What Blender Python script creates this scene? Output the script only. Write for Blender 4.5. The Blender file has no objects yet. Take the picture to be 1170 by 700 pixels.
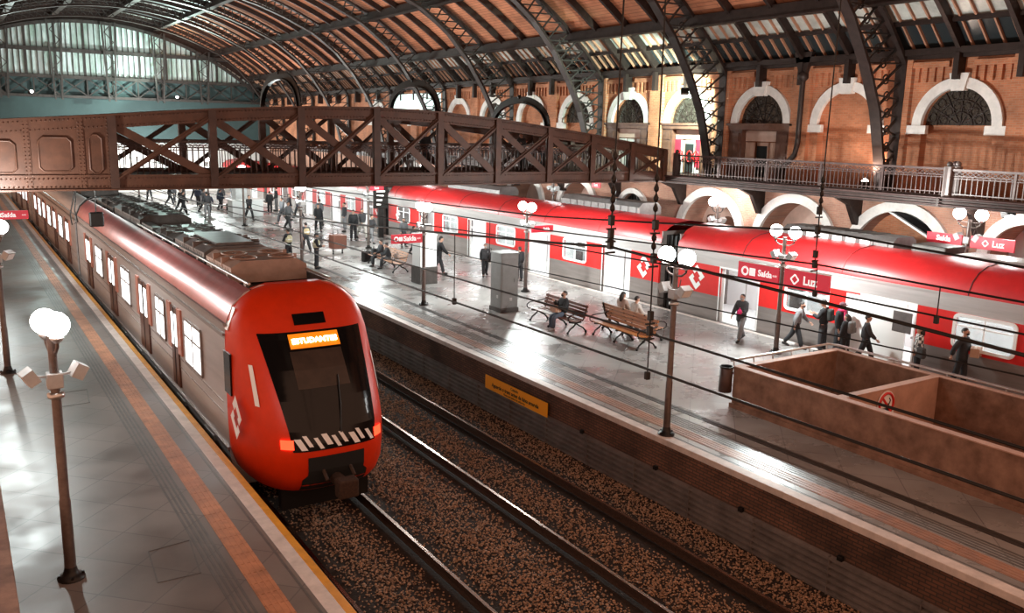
import bpy, bmesh, math, random
from mathutils import Vector, Matrix
random.seed(7)
S = bpy.context.scene
COL = S.collection
PI = math.pi

# ------------------------------------------------------------------ camera
cd = bpy.data.cameras.new('camera'); cam = bpy.data.objects.new('camera', cd); COL.objects.link(cam)
R_ = Vector((0.84263, -0.53803, 0.02219)); D_ = Vector((-0.08782, -0.17796, -0.98011)); F_ = Vector((0.53128, 0.82392, -0.19721))
cam.matrix_world = Matrix(((R_.x, -D_.x, -F_.x, 0), (R_.y, -D_.y, -F_.y, 0), (R_.z, -D_.z, -F_.z, 7.0), (0, 0, 0, 1)))
cd.sensor_width = 36; cd.lens = 995.4 / 1170 * 36; cd.clip_end = 400; cd.clip_start = .05
S.camera = cam
# ------------------------------------------------------------------ world, exposure, big lights
w = bpy.data.worlds.new('night'); S.world = w; w.use_nodes = True
bg = w.node_tree.nodes['Background']; bg.inputs[0].default_value = (1.0, .54, .35, 1); bg.inputs[1].default_value = .50
S.view_settings.view_transform = 'Standard'; S.view_settings.look = 'None'
S.view_settings.exposure = 1.0; S.view_settings.gamma = 1; S.view_settings.use_curve_mapping = False
LAMP_W = 1000.0
def point(name, loc, watts, col=(.90, 1, .98), r=.12, parent=None):
    l = bpy.data.lights.new(name, 'POINT'); l.energy = watts; l.color = col; l.shadow_soft_size = r
    o = bpy.data.objects.new(name, l); COL.objects.link(o); o.location = loc
    if parent: o.parent = parent
    return o
def spot(name, loc, tgt, watts, col=(1, .9, .8), ang=120, r=.15, blend=.6, parent=None):
    l = bpy.data.lights.new(name, 'SPOT'); l.energy = watts; l.color = col; l.shadow_soft_size = r
    l.spot_size = math.radians(ang); l.spot_blend = blend
    o = bpy.data.objects.new(name, l); COL.objects.link(o); o.location = loc
    o.rotation_euler = (Vector(tgt) - Vector(loc)).to_track_quat('-Z', 'Y').to_euler()
    if parent: o.parent = parent
    return o

# ------------------------------------------------------------------ helpers
def tag(o, label=None, cat=None, group=None, kind=None):
    if label: o['label'] = label
    if cat: o['category'] = cat
    if group: o['group'] = group
    if kind: o['kind'] = kind
    return o
def thing(name, loc, rz=0, label=None, cat=None, group=None, kind=None):
    o = bpy.data.objects.new(name, None); COL.objects.link(o); o.location = loc; o.rotation_euler = (0, 0, rz)
    o.empty_display_size = .1
    return tag(o, label, cat, group, kind)
def copy_tree(o, parent=None):
    c = o.copy(); COL.objects.link(c)
    if parent: c.parent = parent
    for ch in list(o.children): copy_tree(ch, c)
    return c

class MB:
    def __init__(s): s.v = []; s.f = []; s.sm = []
    def add(s, vs, fs, smooth=False):
        n = len(s.v); s.v += [tuple(p) for p in vs]
        for f in fs: s.f.append([i + n for i in f]); s.sm.append(smooth)
        return s
    def box(s, x0, x1, y0, y1, z0, z1):
        return s.add([(x0, y0, z0), (x1, y0, z0), (x1, y1, z0), (x0, y1, z0), (x0, y0, z1), (x1, y0, z1), (x1, y1, z1), (x0, y1, z1)],
                     [(0, 3, 2, 1), (4, 5, 6, 7), (0, 1, 5, 4), (1, 2, 6, 5), (2, 3, 7, 6), (3, 0, 4, 7)])
    def rbox(s, x0, x1, y0, y1, z0, z1, b=.02):
        # bevelled box (chamfered edges)
        bm = bmesh.new(); bmesh.ops.create_cube(bm, size=1)
        for v in bm.verts: v.co = Vector(((x0 + x1) / 2 + v.co.x * (x1 - x0), (y0 + y1) / 2 + v.co.y * (y1 - y0), (z0 + z1) / 2 + v.co.z * (z1 - z0)))
        bmesh.ops.bevel(bm, geom=bm.edges[:], offset=b, segments=2, affect='EDGES', profile=.5)
        bm.verts.index_update()
        s.add([v.co for v in bm.verts], [[v.index for v in f.verts] for f in bm.faces]); bm.free(); return s
    def bar(s, p0, p1, w, h, up=(0, 0, 1)):
        p0 = Vector(p0); p1 = Vector(p1); d = (p1 - p0).normalized(); up = Vector(up)
        a = d.cross(up)
        if a.length < 1e-4: a = d.cross(Vector((1, 0, 0)))
        a.normalize(); b = a.cross(d).normalized(); a = a * w / 2; b = b * h / 2
        vs = [p0 - a - b, p0 + a - b, p0 + a + b, p0 - a + b, p1 - a - b, p1 + a - b, p1 + a + b, p1 - a + b]
        return s.add(vs, [(0, 3, 2, 1), (4, 5, 6, 7), (0, 1, 5, 4), (1, 2, 6, 5), (2, 3, 7, 6), (3, 0, 4, 7)])
    def tube(s, pts, r, n=8, caps=True):
        pts = [Vector(p) for p in pts]; m = len(pts); rs = r if isinstance(r, (list, tuple)) else [r] * m
        vs = []; ref = None
        for i, p in enumerate(pts):
            d = (pts[min(i + 1, m - 1)] - pts[max(i - 1, 0)])
            d = d.normalized() if d.length > 1e-9 else Vector((0, 0, 1))
            if ref is None:
                ref = d.orthogonal().normalized()
            ref = (ref - d * ref.dot(d))
            ref = ref.normalized() if ref.length > 1e-6 else d.orthogonal().normalized()
            b = d.cross(ref)
            for k in range(n):
                t = 2 * PI * k / n; vs.append(p + (ref * math.cos(t) + b * math.sin(t)) * rs[i])
        fs = [(i * n + k, i * n + (k + 1) % n, (i + 1) * n + (k + 1) % n, (i + 1) * n + k) for i in range(m - 1) for k in range(n)]
        s.add(vs, fs, True)
        if caps: s.add(vs[:n], [list(range(n))[::-1]]); s.add(vs[-n:], [list(range(n))])
        return s
    def cyl(s, p0, p1, r, n=12, r1=None): return s.tube([p0, p1], [r, r if r1 is None else r1], n)
    def lathe(s, prof, c=(0, 0, 0), n=16):
        cx, cy, cz = c
        return s.tube([(cx, cy, cz + z) for r, z in prof], [max(r, .0005) for r, z in prof], n)
    def sph(s, c, r, nu=14, nv=9, sc=(1, 1, 1)):
        vs = []; 
        for j in range(nv + 1):
            ph = PI * j / nv
            for i in range(nu):
                t = 2 * PI * i / nu
                vs.append((c[0] + r * sc[0] * math.sin(ph) * math.cos(t), c[1] + r * sc[1] * math.sin(ph) * math.sin(t), c[2] + r * sc[2] * math.cos(ph)))
        fs = [(j * nu + i, (j + 1) * nu + i, (j + 1) * nu + (i + 1) % nu, j * nu + (i + 1) % nu) for j in range(nv) for i in range(nu)]
        return s.add(vs, fs, True)
    def prism(s, poly, axis, a, b):
        # poly: 2D list; axis 'x': (y,z) ; 'y': (x,z) ; 'z': (x,y)
        def P(p, t): return {'x': (t, p[0], p[1]), 'y': (p[0], t, p[1]), 'z': (p[0], p[1], t)}[axis]
        n = len(poly); vs = [P(p, a) for p in poly] + [P(p, b) for p in poly]
        fs = [list(range(n)), list(range(n, 2 * n))[::-1]] + [(i, i + n, (i + 1) % n + n, (i + 1) % n) for i in range(n)]
        return s.add(vs, fs)
    def strip(s, A, B, smooth=False):
        n = len(A); return s.add(list(A) + list(B), [(i, i + 1, n + i + 1, n + i) for i in range(n - 1)], smooth)
    def build(s, name, m, parent=None, base=None, kind=None, fix=True):
        me = bpy.data.meshes.new(name); vs = s.v
        off = Vector(base) if base is not None else None
        if off is not None: vs = [(p[0] - off.x, p[1] - off.y, p[2] - off.z) for p in vs]
        me.from_pydata(vs, [], s.f); me.polygons.foreach_set('use_smooth', s.sm); me.update()
        if fix and len(s.f) < 60000:
            bm = bmesh.new(); bm.from_mesh(me); bmesh.ops.recalc_face_normals(bm, faces=bm.faces[:]); bm.to_mesh(me); bm.free()
        me.materials.append(m)
        o = bpy.data.objects.new(name, me); COL.objects.link(o)
        if parent: o.parent = parent
        if off is not None and not parent: o.location = off
        if kind: o['kind'] = kind
        return o

# ------------------------------------------------------------------ materials
def mat(name, col, rough=.6, metal=0, vary=0, vscale=3, bump=0, bscale=30, emit=0, ecol=None, spec=.5, rvary=0, stretch=(1, 1, 1), col2=None, coat=0):
    m = bpy.data.materials.new(name); m.use_nodes = True; nt = m.node_tree; b = nt.nodes['Principled BSDF']
    b.inputs['Base Color'].default_value = (*col, 1); b.inputs['Roughness'].default_value = rough; b.inputs['Metallic'].default_value = metal
    b.inputs['Specular IOR Level'].default_value = spec; b.inputs['Coat Weight'].default_value = coat
    tc = nt.nodes.new('ShaderNodeTexCoord'); mp = nt.nodes.new('ShaderNodeMapping'); mp.inputs['Scale'].default_value = stretch
    nt.links.new(tc.outputs['Object'], mp.inputs[0])
    if vary or col2 or rvary:
        n = nt.nodes.new('ShaderNodeTexNoise'); n.inputs['Scale'].default_value = vscale; n.inputs['Detail'].default_value = 6; n.inputs['Roughness'].default_value = .65
        nt.links.new(mp.outputs[0], n.inputs['Vector'])
        r = nt.nodes.new('ShaderNodeValToRGB'); e = r.color_ramp.elements; e[0].position = .3; e[1].position = .7
        c2 = col2 or tuple(min(1, c * (1 + vary)) for c in col)
        c1 = tuple(c * (1 - vary) for c in col)
        e[0].color = (*c1, 1); e[1].color = (*c2, 1)
        nt.links.new(n.outputs['Fac'], r.inputs[0]); nt.links.new(r.outputs[0], b.inputs['Base Color'])
        if rvary:
            q = nt.nodes.new('ShaderNodeMapRange'); q.inputs['From Min'].default_value = .35; q.inputs['From Max'].default_value = .65
            q.inputs['To Min'].default_value = max(.03, rough - rvary); q.inputs['To Max'].default_value = rough + rvary
            nt.links.new(n.outputs['Fac'], q.inputs[0]); nt.links.new(q.outputs[0], b.inputs['Roughness'])
    if bump:
        n2 = nt.nodes.new('ShaderNodeTexNoise'); n2.inputs['Scale'].default_value = bscale; n2.inputs['Detail'].default_value = 5
        nt.links.new(mp.outputs[0], n2.inputs['Vector'])
        bn = nt.nodes.new('ShaderNodeBump'); bn.inputs['Strength'].default_value = bump; bn.inputs['Distance'].default_value = .02
        nt.links.new(n2.outputs['Fac'], bn.inputs['Height']); nt.links.new(bn.outputs[0], b.inputs['Normal'])
    if emit:
        b.inputs['Emission Color'].default_value = (*(ecol or col), 1); b.inputs['Emission Strength'].default_value = emit
    return m
def brick_mat(name, c1, c2, mortar, scale=1, rot=None, rough=.85, bw=.5, rh=.25, ms=.02, axes='YZ', bias=0, vary=.35):
    m = bpy.data.materials.new(name); m.use_nodes = True; nt = m.node_tree; b = nt.nodes['Principled BSDF']; b.inputs['Roughness'].default_value = rough
    tc = nt.nodes.new('ShaderNodeTexCoord'); sx = nt.nodes.new('ShaderNodeSeparateXYZ'); cx = nt.nodes.new('ShaderNodeCombineXYZ')
    nt.links.new(tc.outputs['Object'], sx.inputs[0]); nt.links.new(sx.outputs[axes[0]], cx.inputs[0]); nt.links.new(sx.outputs[axes[1]], cx.inputs[1])
    t = nt.nodes.new('ShaderNodeTexBrick'); t.inputs['Scale'].default_value = scale; t.inputs['Brick Width'].default_value = bw; t.inputs['Row Height'].default_value = rh
    t.inputs['Mortar Size'].default_value = ms; t.inputs['Color1'].default_value = (*c1, 1); t.inputs['Color2'].default_value = (*c2, 1); t.inputs['Mortar'].default_value = (*mortar, 1); t.inputs['Bias'].default_value = bias
    nt.links.new(cx.outputs[0], t.inputs['Vector'])
    n = nt.nodes.new('ShaderNodeTexNoise'); n.inputs['Scale'].default_value = .9; n.inputs['Detail'].default_value = 6
    nt.links.new(tc.outputs['Object'], n.inputs['Vector'])
    mr = nt.nodes.new('ShaderNodeMapRange'); mr.inputs['From Min'].default_value = .3; mr.inputs['From Max'].default_value = .7; mr.inputs['To Min'].default_value = 1 - vary; mr.inputs['To Max'].default_value = 1 + vary * .6
    nt.links.new(n.outputs['Fac'], mr.inputs[0])
    mx = nt.nodes.new('ShaderNodeVectorMath'); mx.operation = 'SCALE'
    nt.links.new(t.outputs['Color'], mx.inputs[0]); nt.links.new(mr.outputs[0], mx.inputs['Scale']); nt.links.new(mx.outputs[0], b.inputs['Base Color'])
    bn = nt.nodes.new('ShaderNodeBump'); bn.inputs['Strength'].default_value = .4; bn.inputs['Distance'].default_value = .01; bn.invert = True
    nt.links.new(t.outputs['Fac'], bn.inputs['Height']); nt.links.new(bn.outputs[0], b.inputs['Normal'])
    return m
def glass_mat(name, tint, refl=.12, rough=.05):
    m = bpy.data.materials.new(name); m.use_nodes = True; nt = m.node_tree; nt.nodes.remove(nt.nodes['Principled BSDF'])
    t = nt.nodes.new('ShaderNodeBsdfTransparent'); t.inputs[0].default_value = (*tint, 1)
    g = nt.nodes.new('ShaderNodeBsdfGlossy'); g.inputs['Roughness'].default_value = rough
    x = nt.nodes.new('ShaderNodeMixShader'); x.inputs[0].default_value = refl
    nt.links.new(t.outputs[0], x.inputs[1]); nt.links.new(g.outputs[0], x.inputs[2]); nt.links.new(x.outputs[0], nt.nodes['Material Output'].inputs[0])
    return m
M = {}
M['brick'] = brick_mat('orange_brick', (.56, .20, .095), (.43, .145, .066), (.44, .24, .15), scale=2.2, bw=.5, rh=.17, ms=.018)
M['brick_low'] = brick_mat('pink_brick', (.50, .24, .16), (.42, .19, .13), (.45, .29, .22), scale=2.2, bw=.5, rh=.17, ms=.018)
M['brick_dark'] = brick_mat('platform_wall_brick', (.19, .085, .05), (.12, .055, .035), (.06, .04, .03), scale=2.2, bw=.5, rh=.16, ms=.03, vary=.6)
M['roofwood'] = brick_mat('roof_boards', (.62, .235, .12), (.56, .20, .10), (.30, .11, .06), scale=1, bw=2.2, rh=.16, ms=.012, axes='YX')
M['white_stone'] = mat('white_stone', (.75, .68, .64), .7, vary=.15, bump=.15)
M['plaster'] = mat('cream_plaster', (.66, .45, .37), .8, vary=.15, vscale=1.2)
M['plaster_white'] = mat('white_plaster', (.75, .70, .67), .8, vary=.1, vscale=1.2)
M['steel'] = mat('dark_steel', (.040, .024, .020), .5, .5, vary=.35, vscale=4)
M['steel_light'] = mat('grey_steel', (.07, .06, .056), .4, .6, vary=.3, vscale=4)
M['roof_dark'] = mat('dark_roof_sheet', (.035, .035, .037), .45, .2, vary=.4, vscale=1)
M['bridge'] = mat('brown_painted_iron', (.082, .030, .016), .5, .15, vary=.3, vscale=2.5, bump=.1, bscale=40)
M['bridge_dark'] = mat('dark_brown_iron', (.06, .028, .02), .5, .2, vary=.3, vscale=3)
M['rail_iron'] = mat('railing_iron', (.085, .05, .045), .45, .4, vary=.3, vscale=4)
M['skylight'] = mat('skylight_glass', (.50, .50, .46), .3, vary=.35, vscale=1.3)
M['skylight_dark'] = mat('dark_skylight_glass', (.03, .035, .037), .15, spec=.7)
M['lunette'] = mat('dark_lunette_glass', (.035, .028, .022), .2, vary=.8, vscale=14, spec=.6)
M['bar_wood'] = mat('glazing_bar', (.42, .20, .12), .6)
M['gable_glass'] = mat('gable_glass', (.58, .88, .70), .35, vary=.55, vscale=.55, stretch=(1.6, 1, .5))
M['teal_haze'] = mat('end_wall_haze', (.035, .06, .06), .8, vary=.2, vscale=.4)  # teal stands in for the haze at the far end of the hall
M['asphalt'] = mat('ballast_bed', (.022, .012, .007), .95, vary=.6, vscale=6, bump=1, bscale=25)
M['stone'] = mat('ballast_stone', (.085, .038, .018), .7, vary=.8, vscale=20, col2=(.60, .35, .21))
M['rail'] = mat('polished_rail', (.55, .42, .36), .22, 1)
M['rail_side'] = mat('rusty_rail', (.05, .025, .015), .8, .3, vary=.4, vscale=20)
M['corr'] = mat('corrugated_grey', (.19, .165, .155), .5, .3, vary=.35, vscale=2)
M['coping'] = mat('coping_stone', (.62, .54, .50), .5, vary=.2, vscale=3)
M['yellow'] = mat('yellow_paint', (.62, .27, .02), .5, vary=.2, vscale=3)
M['tactile'] = mat('orange_tactile_tile', (.46, .20, .10), .45, vary=.35, vscale=2)
M['tactile_pale'] = mat('worn_tactile_tile', (.30, .20, .17), .4, vary=.3, vscale=1.2, col2=(.48, .24, .15))
M['groove'] = mat('dark_grooved_tile', (.10, .095, .09), .4, vary=.3, vscale=3)
M['drain'] = mat('drain_grate', (.05, .045, .042), .45, .4)
M['concrete'] = mat('brown_concrete', (.21, .10, .058), .75, vary=.4, vscale=2.2, bump=.15, bscale=18, col2=(.33, .18, .12))
M['concrete_pale'] = mat('pale_concrete', (.46, .27, .20), .7, vary=.2, vscale=2)
M['dark'] = mat('black_void', (.008, .008, .008), .9)
M['black_metal'] = mat('black_iron', (.02, .018, .017), .4, .6)
M['post'] = mat('lamp_post_metal', (.13, .10, .09), .35, .6, vary=.25, vscale=8)
M['grey_box'] = mat('grey_enclosure', (.42, .42, .42), .45, .2, vary=.15)
M['globe'] = mat('lit_globe', (1, 1, 1), .3, emit=14, ecol=(1, .98, .96))
M['chrome'] = mat('galvanised', (.55, .53, .52), .3, .9)
M['red'] = mat('train_red', (.62, .016, .014), .35, vary=.06, coat=.15)
M['red_cab'] = mat('cab_orange_red', (.64, .030, .002), .42, vary=.08, spec=.35)
M['red_roof'] = mat('roof_red', (.50, .014, .016), .42, vary=.1)
M['pink_roof'] = mat('roof_dull_red', (.36, .09, .085), .3, .35, vary=.25, vscale=1.5)
M['silver'] = mat('stainless', (.52, .48, .47), .34, .5, vary=.15, vscale=1.5, stretch=(1, .2, 3))
M['silver_d'] = mat('stainless_dull', (.27, .23, .215), .36, .5, vary=.2, vscale=1.5, stretch=(1, .2, 3))
M['door_brown'] = mat('door_brown_panel', (.10, .042, .03), .4, .3, vary=.2)  # dark brown of the train doors themselves
M['orange_side'] = mat('salmon_side_band', (.55, .22, .16), .35, .3, vary=.2)
M['winlit'] = mat('lit_train_window', (.9, .92, .92), .2, emit=1.5, ecol=(.95, 1, 1), vary=.12, vscale=2)
M['glass'] = glass_mat('clear_glass', (.9, .94, .94))
M['white_int'] = mat('white_interior', (.7, .71, .71), .5)
M['strip'] = mat('tube_light', (1, 1, 1), .4, emit=6.5, ecol=(1, 1, 1))
M['blackglass'] = mat('black_glass', (.006, .005, .005), .12, spec=.3)
M['rubber'] = mat('black_rubber', (.015, .015, .015), .7)
M['white'] = mat('white_paint', (.85, .84, .83), .4)
M['white_txt'] = mat('white_lettering', (.92, .9, .9), .5, emit=.25)
M['red_lamp'] = mat('red_tail_lamp', (1, .08, .03), .3, emit=2.2, ecol=(1, .035, .012))
M['amber'] = mat('amber_display', (.6, .16, .005), .4, emit=.4, ecol=(1, .22, .003))
M['amber_txt'] = mat('lit_display_letters', (1, .9, .7), .4, emit=4, ecol=(1, .9, .75))
M['sign_red'] = mat('sign_red', (.62, .022, .045), .4, emit=.18)
M['sign_yellow'] = mat('sign_yellow', (1, .40, .01), .5)
M['black_txt'] = mat('black_lettering', (.02, .015, .01), .6)
M['ac'] = mat('roof_unit_grey', (.17, .15, .145), .4, .5, vary=.25, vscale=3)
M['ac_pink'] = mat('roof_unit_tan', (.36, .23, .18), .45, .2, vary=.2, vscale=3)
M['ac_dark'] = mat('roof_unit_dark', (.07, .06, .055), .45, .4, vary=.4, vscale=3)
M['wood'] = mat('bench_slat_brown', (.36, .115, .02), .35, vary=.35, vscale=4, stretch=(8, 1, 8), coat=.3)
M['wood_red'] = mat('bench_slat_red_brown', (.15, .055, .036), .4, vary=.35, vscale=4, stretch=(8, 1, 8))
M['wood_tan'] = mat('bench_slat_tan', (.48, .26, .17), .4, vary=.3, vscale=4, stretch=(8, 1, 8))
M['door_wood'] = mat('brown_door', (.13, .055, .035), .5, vary=.3, vscale=4)
M['skin'] = mat('skin', (.50, .28, .20), .55)
M['skin_dark'] = mat('skin_deep', (.25, .13, .09), .55)
M['hair'] = mat('dark_hair', (.018, .013, .011), .5)
def cloth(name, c, vary=.15): 
    if name not in M: M[name] = mat(name, c, .85, vary=vary, vscale=12)
    return M[name]

# floor with grey tiles, wet-looking sheen
def floor_mat(name, c1, c2, rough, rv, tile=1.0, diag=True):
    m = bpy.data.materials.new(name); m.use_nodes = True; nt = m.node_tree; b = nt.nodes['Principled BSDF']; b.inputs['Specular IOR Level'].default_value = .6
    tc = nt.nodes.new('ShaderNodeTexCoord'); mp = nt.nodes.new('ShaderNodeMapping'); nt.links.new(tc.outputs['Object'], mp.inputs[0])
    if diag: mp.inputs['Rotation'].default_value = (0, 0, math.radians(45))
    br = nt.nodes.new('ShaderNodeTexBrick'); br.offset = 0; br.inputs['Scale'].default_value = 1; br.inputs['Brick Width'].default_value = tile; br.inputs['Row Height'].default_value = tile; br.inputs['Mortar Size'].default_value = .012
    br.inputs['Color1'].default_value = (*c1, 1); br.inputs['Color2'].default_value = (*c2, 1); br.inputs['Mortar'].default_value = (*[c * .55 for c in c1], 1)
    nt.links.new(mp.outputs[0], br.inputs['Vector'])
    n = nt.nodes.new('ShaderNodeTexNoise'); n.inputs['Scale'].default_value = .55; n.inputs['Detail'].default_value = 7; n.inputs['Roughness'].default_value = .6
    nt.links.new(tc.outputs['Object'], n.inputs['Vector'])
    mr = nt.nodes.new('ShaderNodeMapRange'); mr.inputs['From Min'].default_value = .35; mr.inputs['From Max'].default_value = .65; mr.inputs['To Min'].default_value = .7; mr.inputs['To Max'].default_value = 1.2
    nt.links.new(n.outputs['Fac'], mr.inputs[0])
    sc = nt.nodes.new('ShaderNodeVectorMath'); sc.operation = 'SCALE'; nt.links.new(br.outputs['Color'], sc.inputs[0]); nt.links.new(mr.outputs[0], sc.inputs['Scale'])
    nt.links.new(sc.outputs[0], b.inputs['Base Color'])
    q = nt.nodes.new('ShaderNodeMapRange'); q.inputs['From Min'].default_value = .4; q.inputs['From Max'].default_value = .6; q.inputs['To Min'].default_value = rough - rv; q.inputs['To Max'].default_value = rough + rv
    nt.links.new(n.outputs['Fac'], q.inputs[0]); nt.links.new(q.outputs[0], b.inputs['Roughness'])
    bn = nt.nodes.new('ShaderNodeBump'); bn.inputs['Strength'].default_value = .25; bn.inputs['Distance'].default_value = .006; bn.invert = True
    nt.links.new(br.outputs['Fac'], bn.inputs['Height']); nt.links.new(bn.outputs[0], b.inputs['Normal'])
    return m
M['floor'] = floor_mat('platform_tiles', (.29, .275, .265), (.26, .245, .235), .30, .10, 1.1)
M['floor_left'] = floor_mat('side_platform_tiles', (.185, .155, .138), (.155, .13, .115), .42, .08, .95)

_fc = bpy.data.curves
def text_obj(txt, size, mtl, loc, right, up, parent=None, depth=.006, name='lettering', shear=0, align='CENTER', bold=0, sx=1):
    c = bpy.data.curves.new('t', 'FONT'); c.body = txt; c.size = size; c.extrude = depth; c.align_x = align; c.align_y = 'CENTER'; c.shear = shear; c.offset = bold; c.resolution_u = 3
    o = bpy.data.objects.new('t', c); COL.objects.link(o)
    dg = bpy.context.evaluated_depsgraph_get(); me = bpy.data.meshes.new_from_object(o.evaluated_get(dg))
    bpy.data.objects.remove(o); bpy.data.curves.remove(c)
    r = Vector(right).normalized(); u = Vector(up).normalized(); n = r.cross(u)
    me.transform(Matrix.Diagonal((sx, 1, 1, 1)))
    me.transform(Matrix(((r.x, u.x, n.x, loc[0]), (r.y, u.y, n.y, loc[1]), (r.z, u.z, n.z, loc[2]), (0, 0, 0, 1))))
    me.name = name; me.materials.clear(); me.materials.append(mtl)
    q = bpy.data.objects.new(name, me); COL.objects.link(q)
    if parent: q.parent = parent
    return q
# ================================================================== STRUCTURE
def struct(mb, name, m, parent=None): return mb.build(name, M[m], parent, kind='structure')
YF = 97
b = MB(); b.box(13.85, 16.95, -6, YF, -.25, 0); b.box(20.85, 24.35, -6, YF, -.25, 0); b.box(16.95, 20.85, 15.25, YF, -.25, 0)
struct(b, 'floor', 'floor')
b = MB().box(-3, 4.13, -6, YF, -.25, 0); struct(b, 'floor.001', 'floor_left')
b = MB().box(27.95, 31.3, -6, YF, -.25, 0); struct(b, 'floor.002', 'floor')
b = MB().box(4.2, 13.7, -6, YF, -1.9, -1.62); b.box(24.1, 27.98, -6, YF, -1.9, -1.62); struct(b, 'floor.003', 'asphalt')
# left platform edge
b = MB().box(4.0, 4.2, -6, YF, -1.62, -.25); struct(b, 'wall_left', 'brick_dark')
b = MB().rbox(4.13, 4.36, -6, YF, -.22, .004, .01); struct(b, 'trim_1', 'coping')
b = MB().rbox(4.36, 4.50, -6, YF, -.22, .004, .01); struct(b, 'trim_2', 'yellow')
def tiles_strip(x0, x1, y0, y1, step, h=.006, ridges=4):
    b = MB(); y = y0
    while y < y1:
        b.box(x0, x1, y + .006, min(y + step, y1) - .006, -.02, h)
        y += step
    for k in range(ridges):
        xa = x0 + (k + .5) * (x1 - x0) / ridges; b.box(xa - .018, xa + .018, y0, y1, h, h + .006)
    return b
struct(tiles_strip(3.38, 3.74, -4, 100, .36), 'trim_3', 'tactile')
b = MB()
for k in range(4): b.box(2.96 + k * .085, 3.0 + k * .085, -4, 100, -.02, .005)
struct(b, 'trim_4', 'groove')
b = MB().box(4.03, 4.07, -4, 100, -.02, .004); struct(b, 'trim_5', 'groove')
# right platform edge
struct(MB().rbox(13.58, 13.85, -6, YF, -.14, .004, .012), 'trim_6', 'coping')
struct(MB().box(13.89, 13.92, -6, YF, -.02, .004), 'trim_7', 'groove')
struct(tiles_strip(14.12, 14.52, -4, 97, .4), 'trim_8', 'tactile_pale')
b = MB()
for k in range(5): b.box(14.6 + k * .1, 14.65 + k * .1, -4, 100, -.02, .005)
struct(b, 'trim_9', 'groove')
b = MB()
b.box(15.36, 15.60, -4, 100, -.02, .003)
y = -4
while y < 60:
    for k in range(2): b.box(15.37 + .12 * k, 15.47 + .12 * k, y, y + .42, .003, .008)
    y += .5
struct(b, 'trim_10', 'drain')
struct(MB().rbox(24.1, 24.35, -6, YF, -.14, .004, .012), 'trim_11', 'coping')
# right platform wall: brick band above, horizontal corrugated cladding below
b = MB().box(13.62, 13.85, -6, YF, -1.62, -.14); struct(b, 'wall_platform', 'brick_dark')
b = MB(); prof = []
for k in range(6):
    z = -.82 - k * .14; prof += [(13.61, z), (13.54, z - .035), (13.54, z - .085), (13.61, z - .12)]
A = [(x, -6, z) for x, z in prof]; Bv = [(x, YF, z) for x, z in prof]; b.strip(A, Bv)
y = 2
while y < 60: b.box(13.53, 13.62, y, y + .02, -1.64, -.82); y += 1.9
struct(b, 'baseboard_right', 'corr')
b = MB()
for y in (14.6, 11.9, 17.5, 9.4, 20.6): b.rbox(13.55, 13.64, y - .06, y + .06, -.84, -.74, .01)
struct(b, 'trim_12', 'black_metal')
# far edge wall of the far track
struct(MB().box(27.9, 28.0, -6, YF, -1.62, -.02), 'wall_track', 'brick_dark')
# manhole covers in left platform
b = MB()
for (cx, cy) in ((2.53, 13.95),):
    P = [(2.25, 14.5), (2.93, 14.58), (2.82, 13.34), (2.18, 13.36)]
    for i in range(4):
        p, q = P[i], P[(i + 1) % 4]; b.bar((p[0], p[1], .003), (q[0], q[1], .003), .02, .006)
P = [(1.9, 24.8), (2.6, 24.85), (2.5, 23.6), (1.85, 23.55)]
for i in range(4):
    p, q = P[i], P[(i + 1) % 4]; b.bar((p[0], p[1], .003), (q[0], q[1], .003), .025, .006)
struct(b, 'trim_13', 'groove')
# stair parapet at the very left
struct(MB().rbox(-.25, .27, -3, 17.0, -.0, 1.0, .02), 'wall_stairs_left', 'concrete')

# ---------------------------------------------------------------- stairwell in the centre platform
b = MB()
b.box(16.85, 17.03, -4, 15.35, -3.2, 1.1); b.box(20.78, 20.96, -4, 15.35, -3.2, 1.1); b.box(17.03, 20.78, 15.17, 15.35, -3.2, 1.1)
b.box(16.80, 16.86, -4, 15.4, 0, .12)
struct(b, 'wall_stairwell', 'concrete')
struct(MB().box(17.03, 20.78, 12.1, 12.28, -3.2, 1.1), 'wall_divider', 'concrete_pale')
b = MB()
for (x0, x1, y0, y1) in ((16.83, 17.05, -4, 15.37), (20.76, 20.98, -4, 15.37), (17.05, 20.76, 15.15, 15.37), (17.05, 20.76, 12.08, 12.30)): b.box(x0, x1, y0, y1, 1.1, 1.125)
struct(b, 'trim_14', 'concrete_pale')
b = MB().box(17.03, 20.78, -4, 15.17, -3.3, -3.2); struct(b, 'floor.004', 'concrete')
b = MB()
for k in range(17): b.box(17.03, 20.78, 11.6 - .3 * (k + 1), 11.6 - .3 * k, -3.2, -3.0 + .18 * k)
struct(b, 'floor.005', 'concrete_pale')

# ---------------------------------------------------------------- right hall wall
def arch_panel(b, X, y0, y1, z0, z1, yc, r, zs, zb, X2, n=20):
    # wall rectangle with one arched opening; reveal runs back to X2
    q = lambda y, z: (X, y, z)
    pts = [(yc - r * math.cos(PI * i / n), zs + r * math.sin(PI * i / n)) for i in range(n + 1)]
    b.add([q(y0, z0), q(yc - r, z0), q(yc - r, z1), q(y0, z1)], [(0, 1, 2, 3)])
    b.add([q(yc + r, z0), q(y1, z0), q(y1, z1), q(yc + r, z1)], [(0, 1, 2, 3)])
    if zb > z0: b.add([q(yc - r, z0), q(yc + r, z0), q(yc + r, zb), q(yc - r, zb)], [(0, 1, 2, 3)])
    b.strip([q(y, z) for y, z in pts], [q(y, z1) for y, z in pts])
    loop = [(yc - r, zb)] + pts + [(yc + r, zb)]
    b.strip([(X, y, z) for y, z in loop], [(X2, y, z) for y, z in loop])
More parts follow.
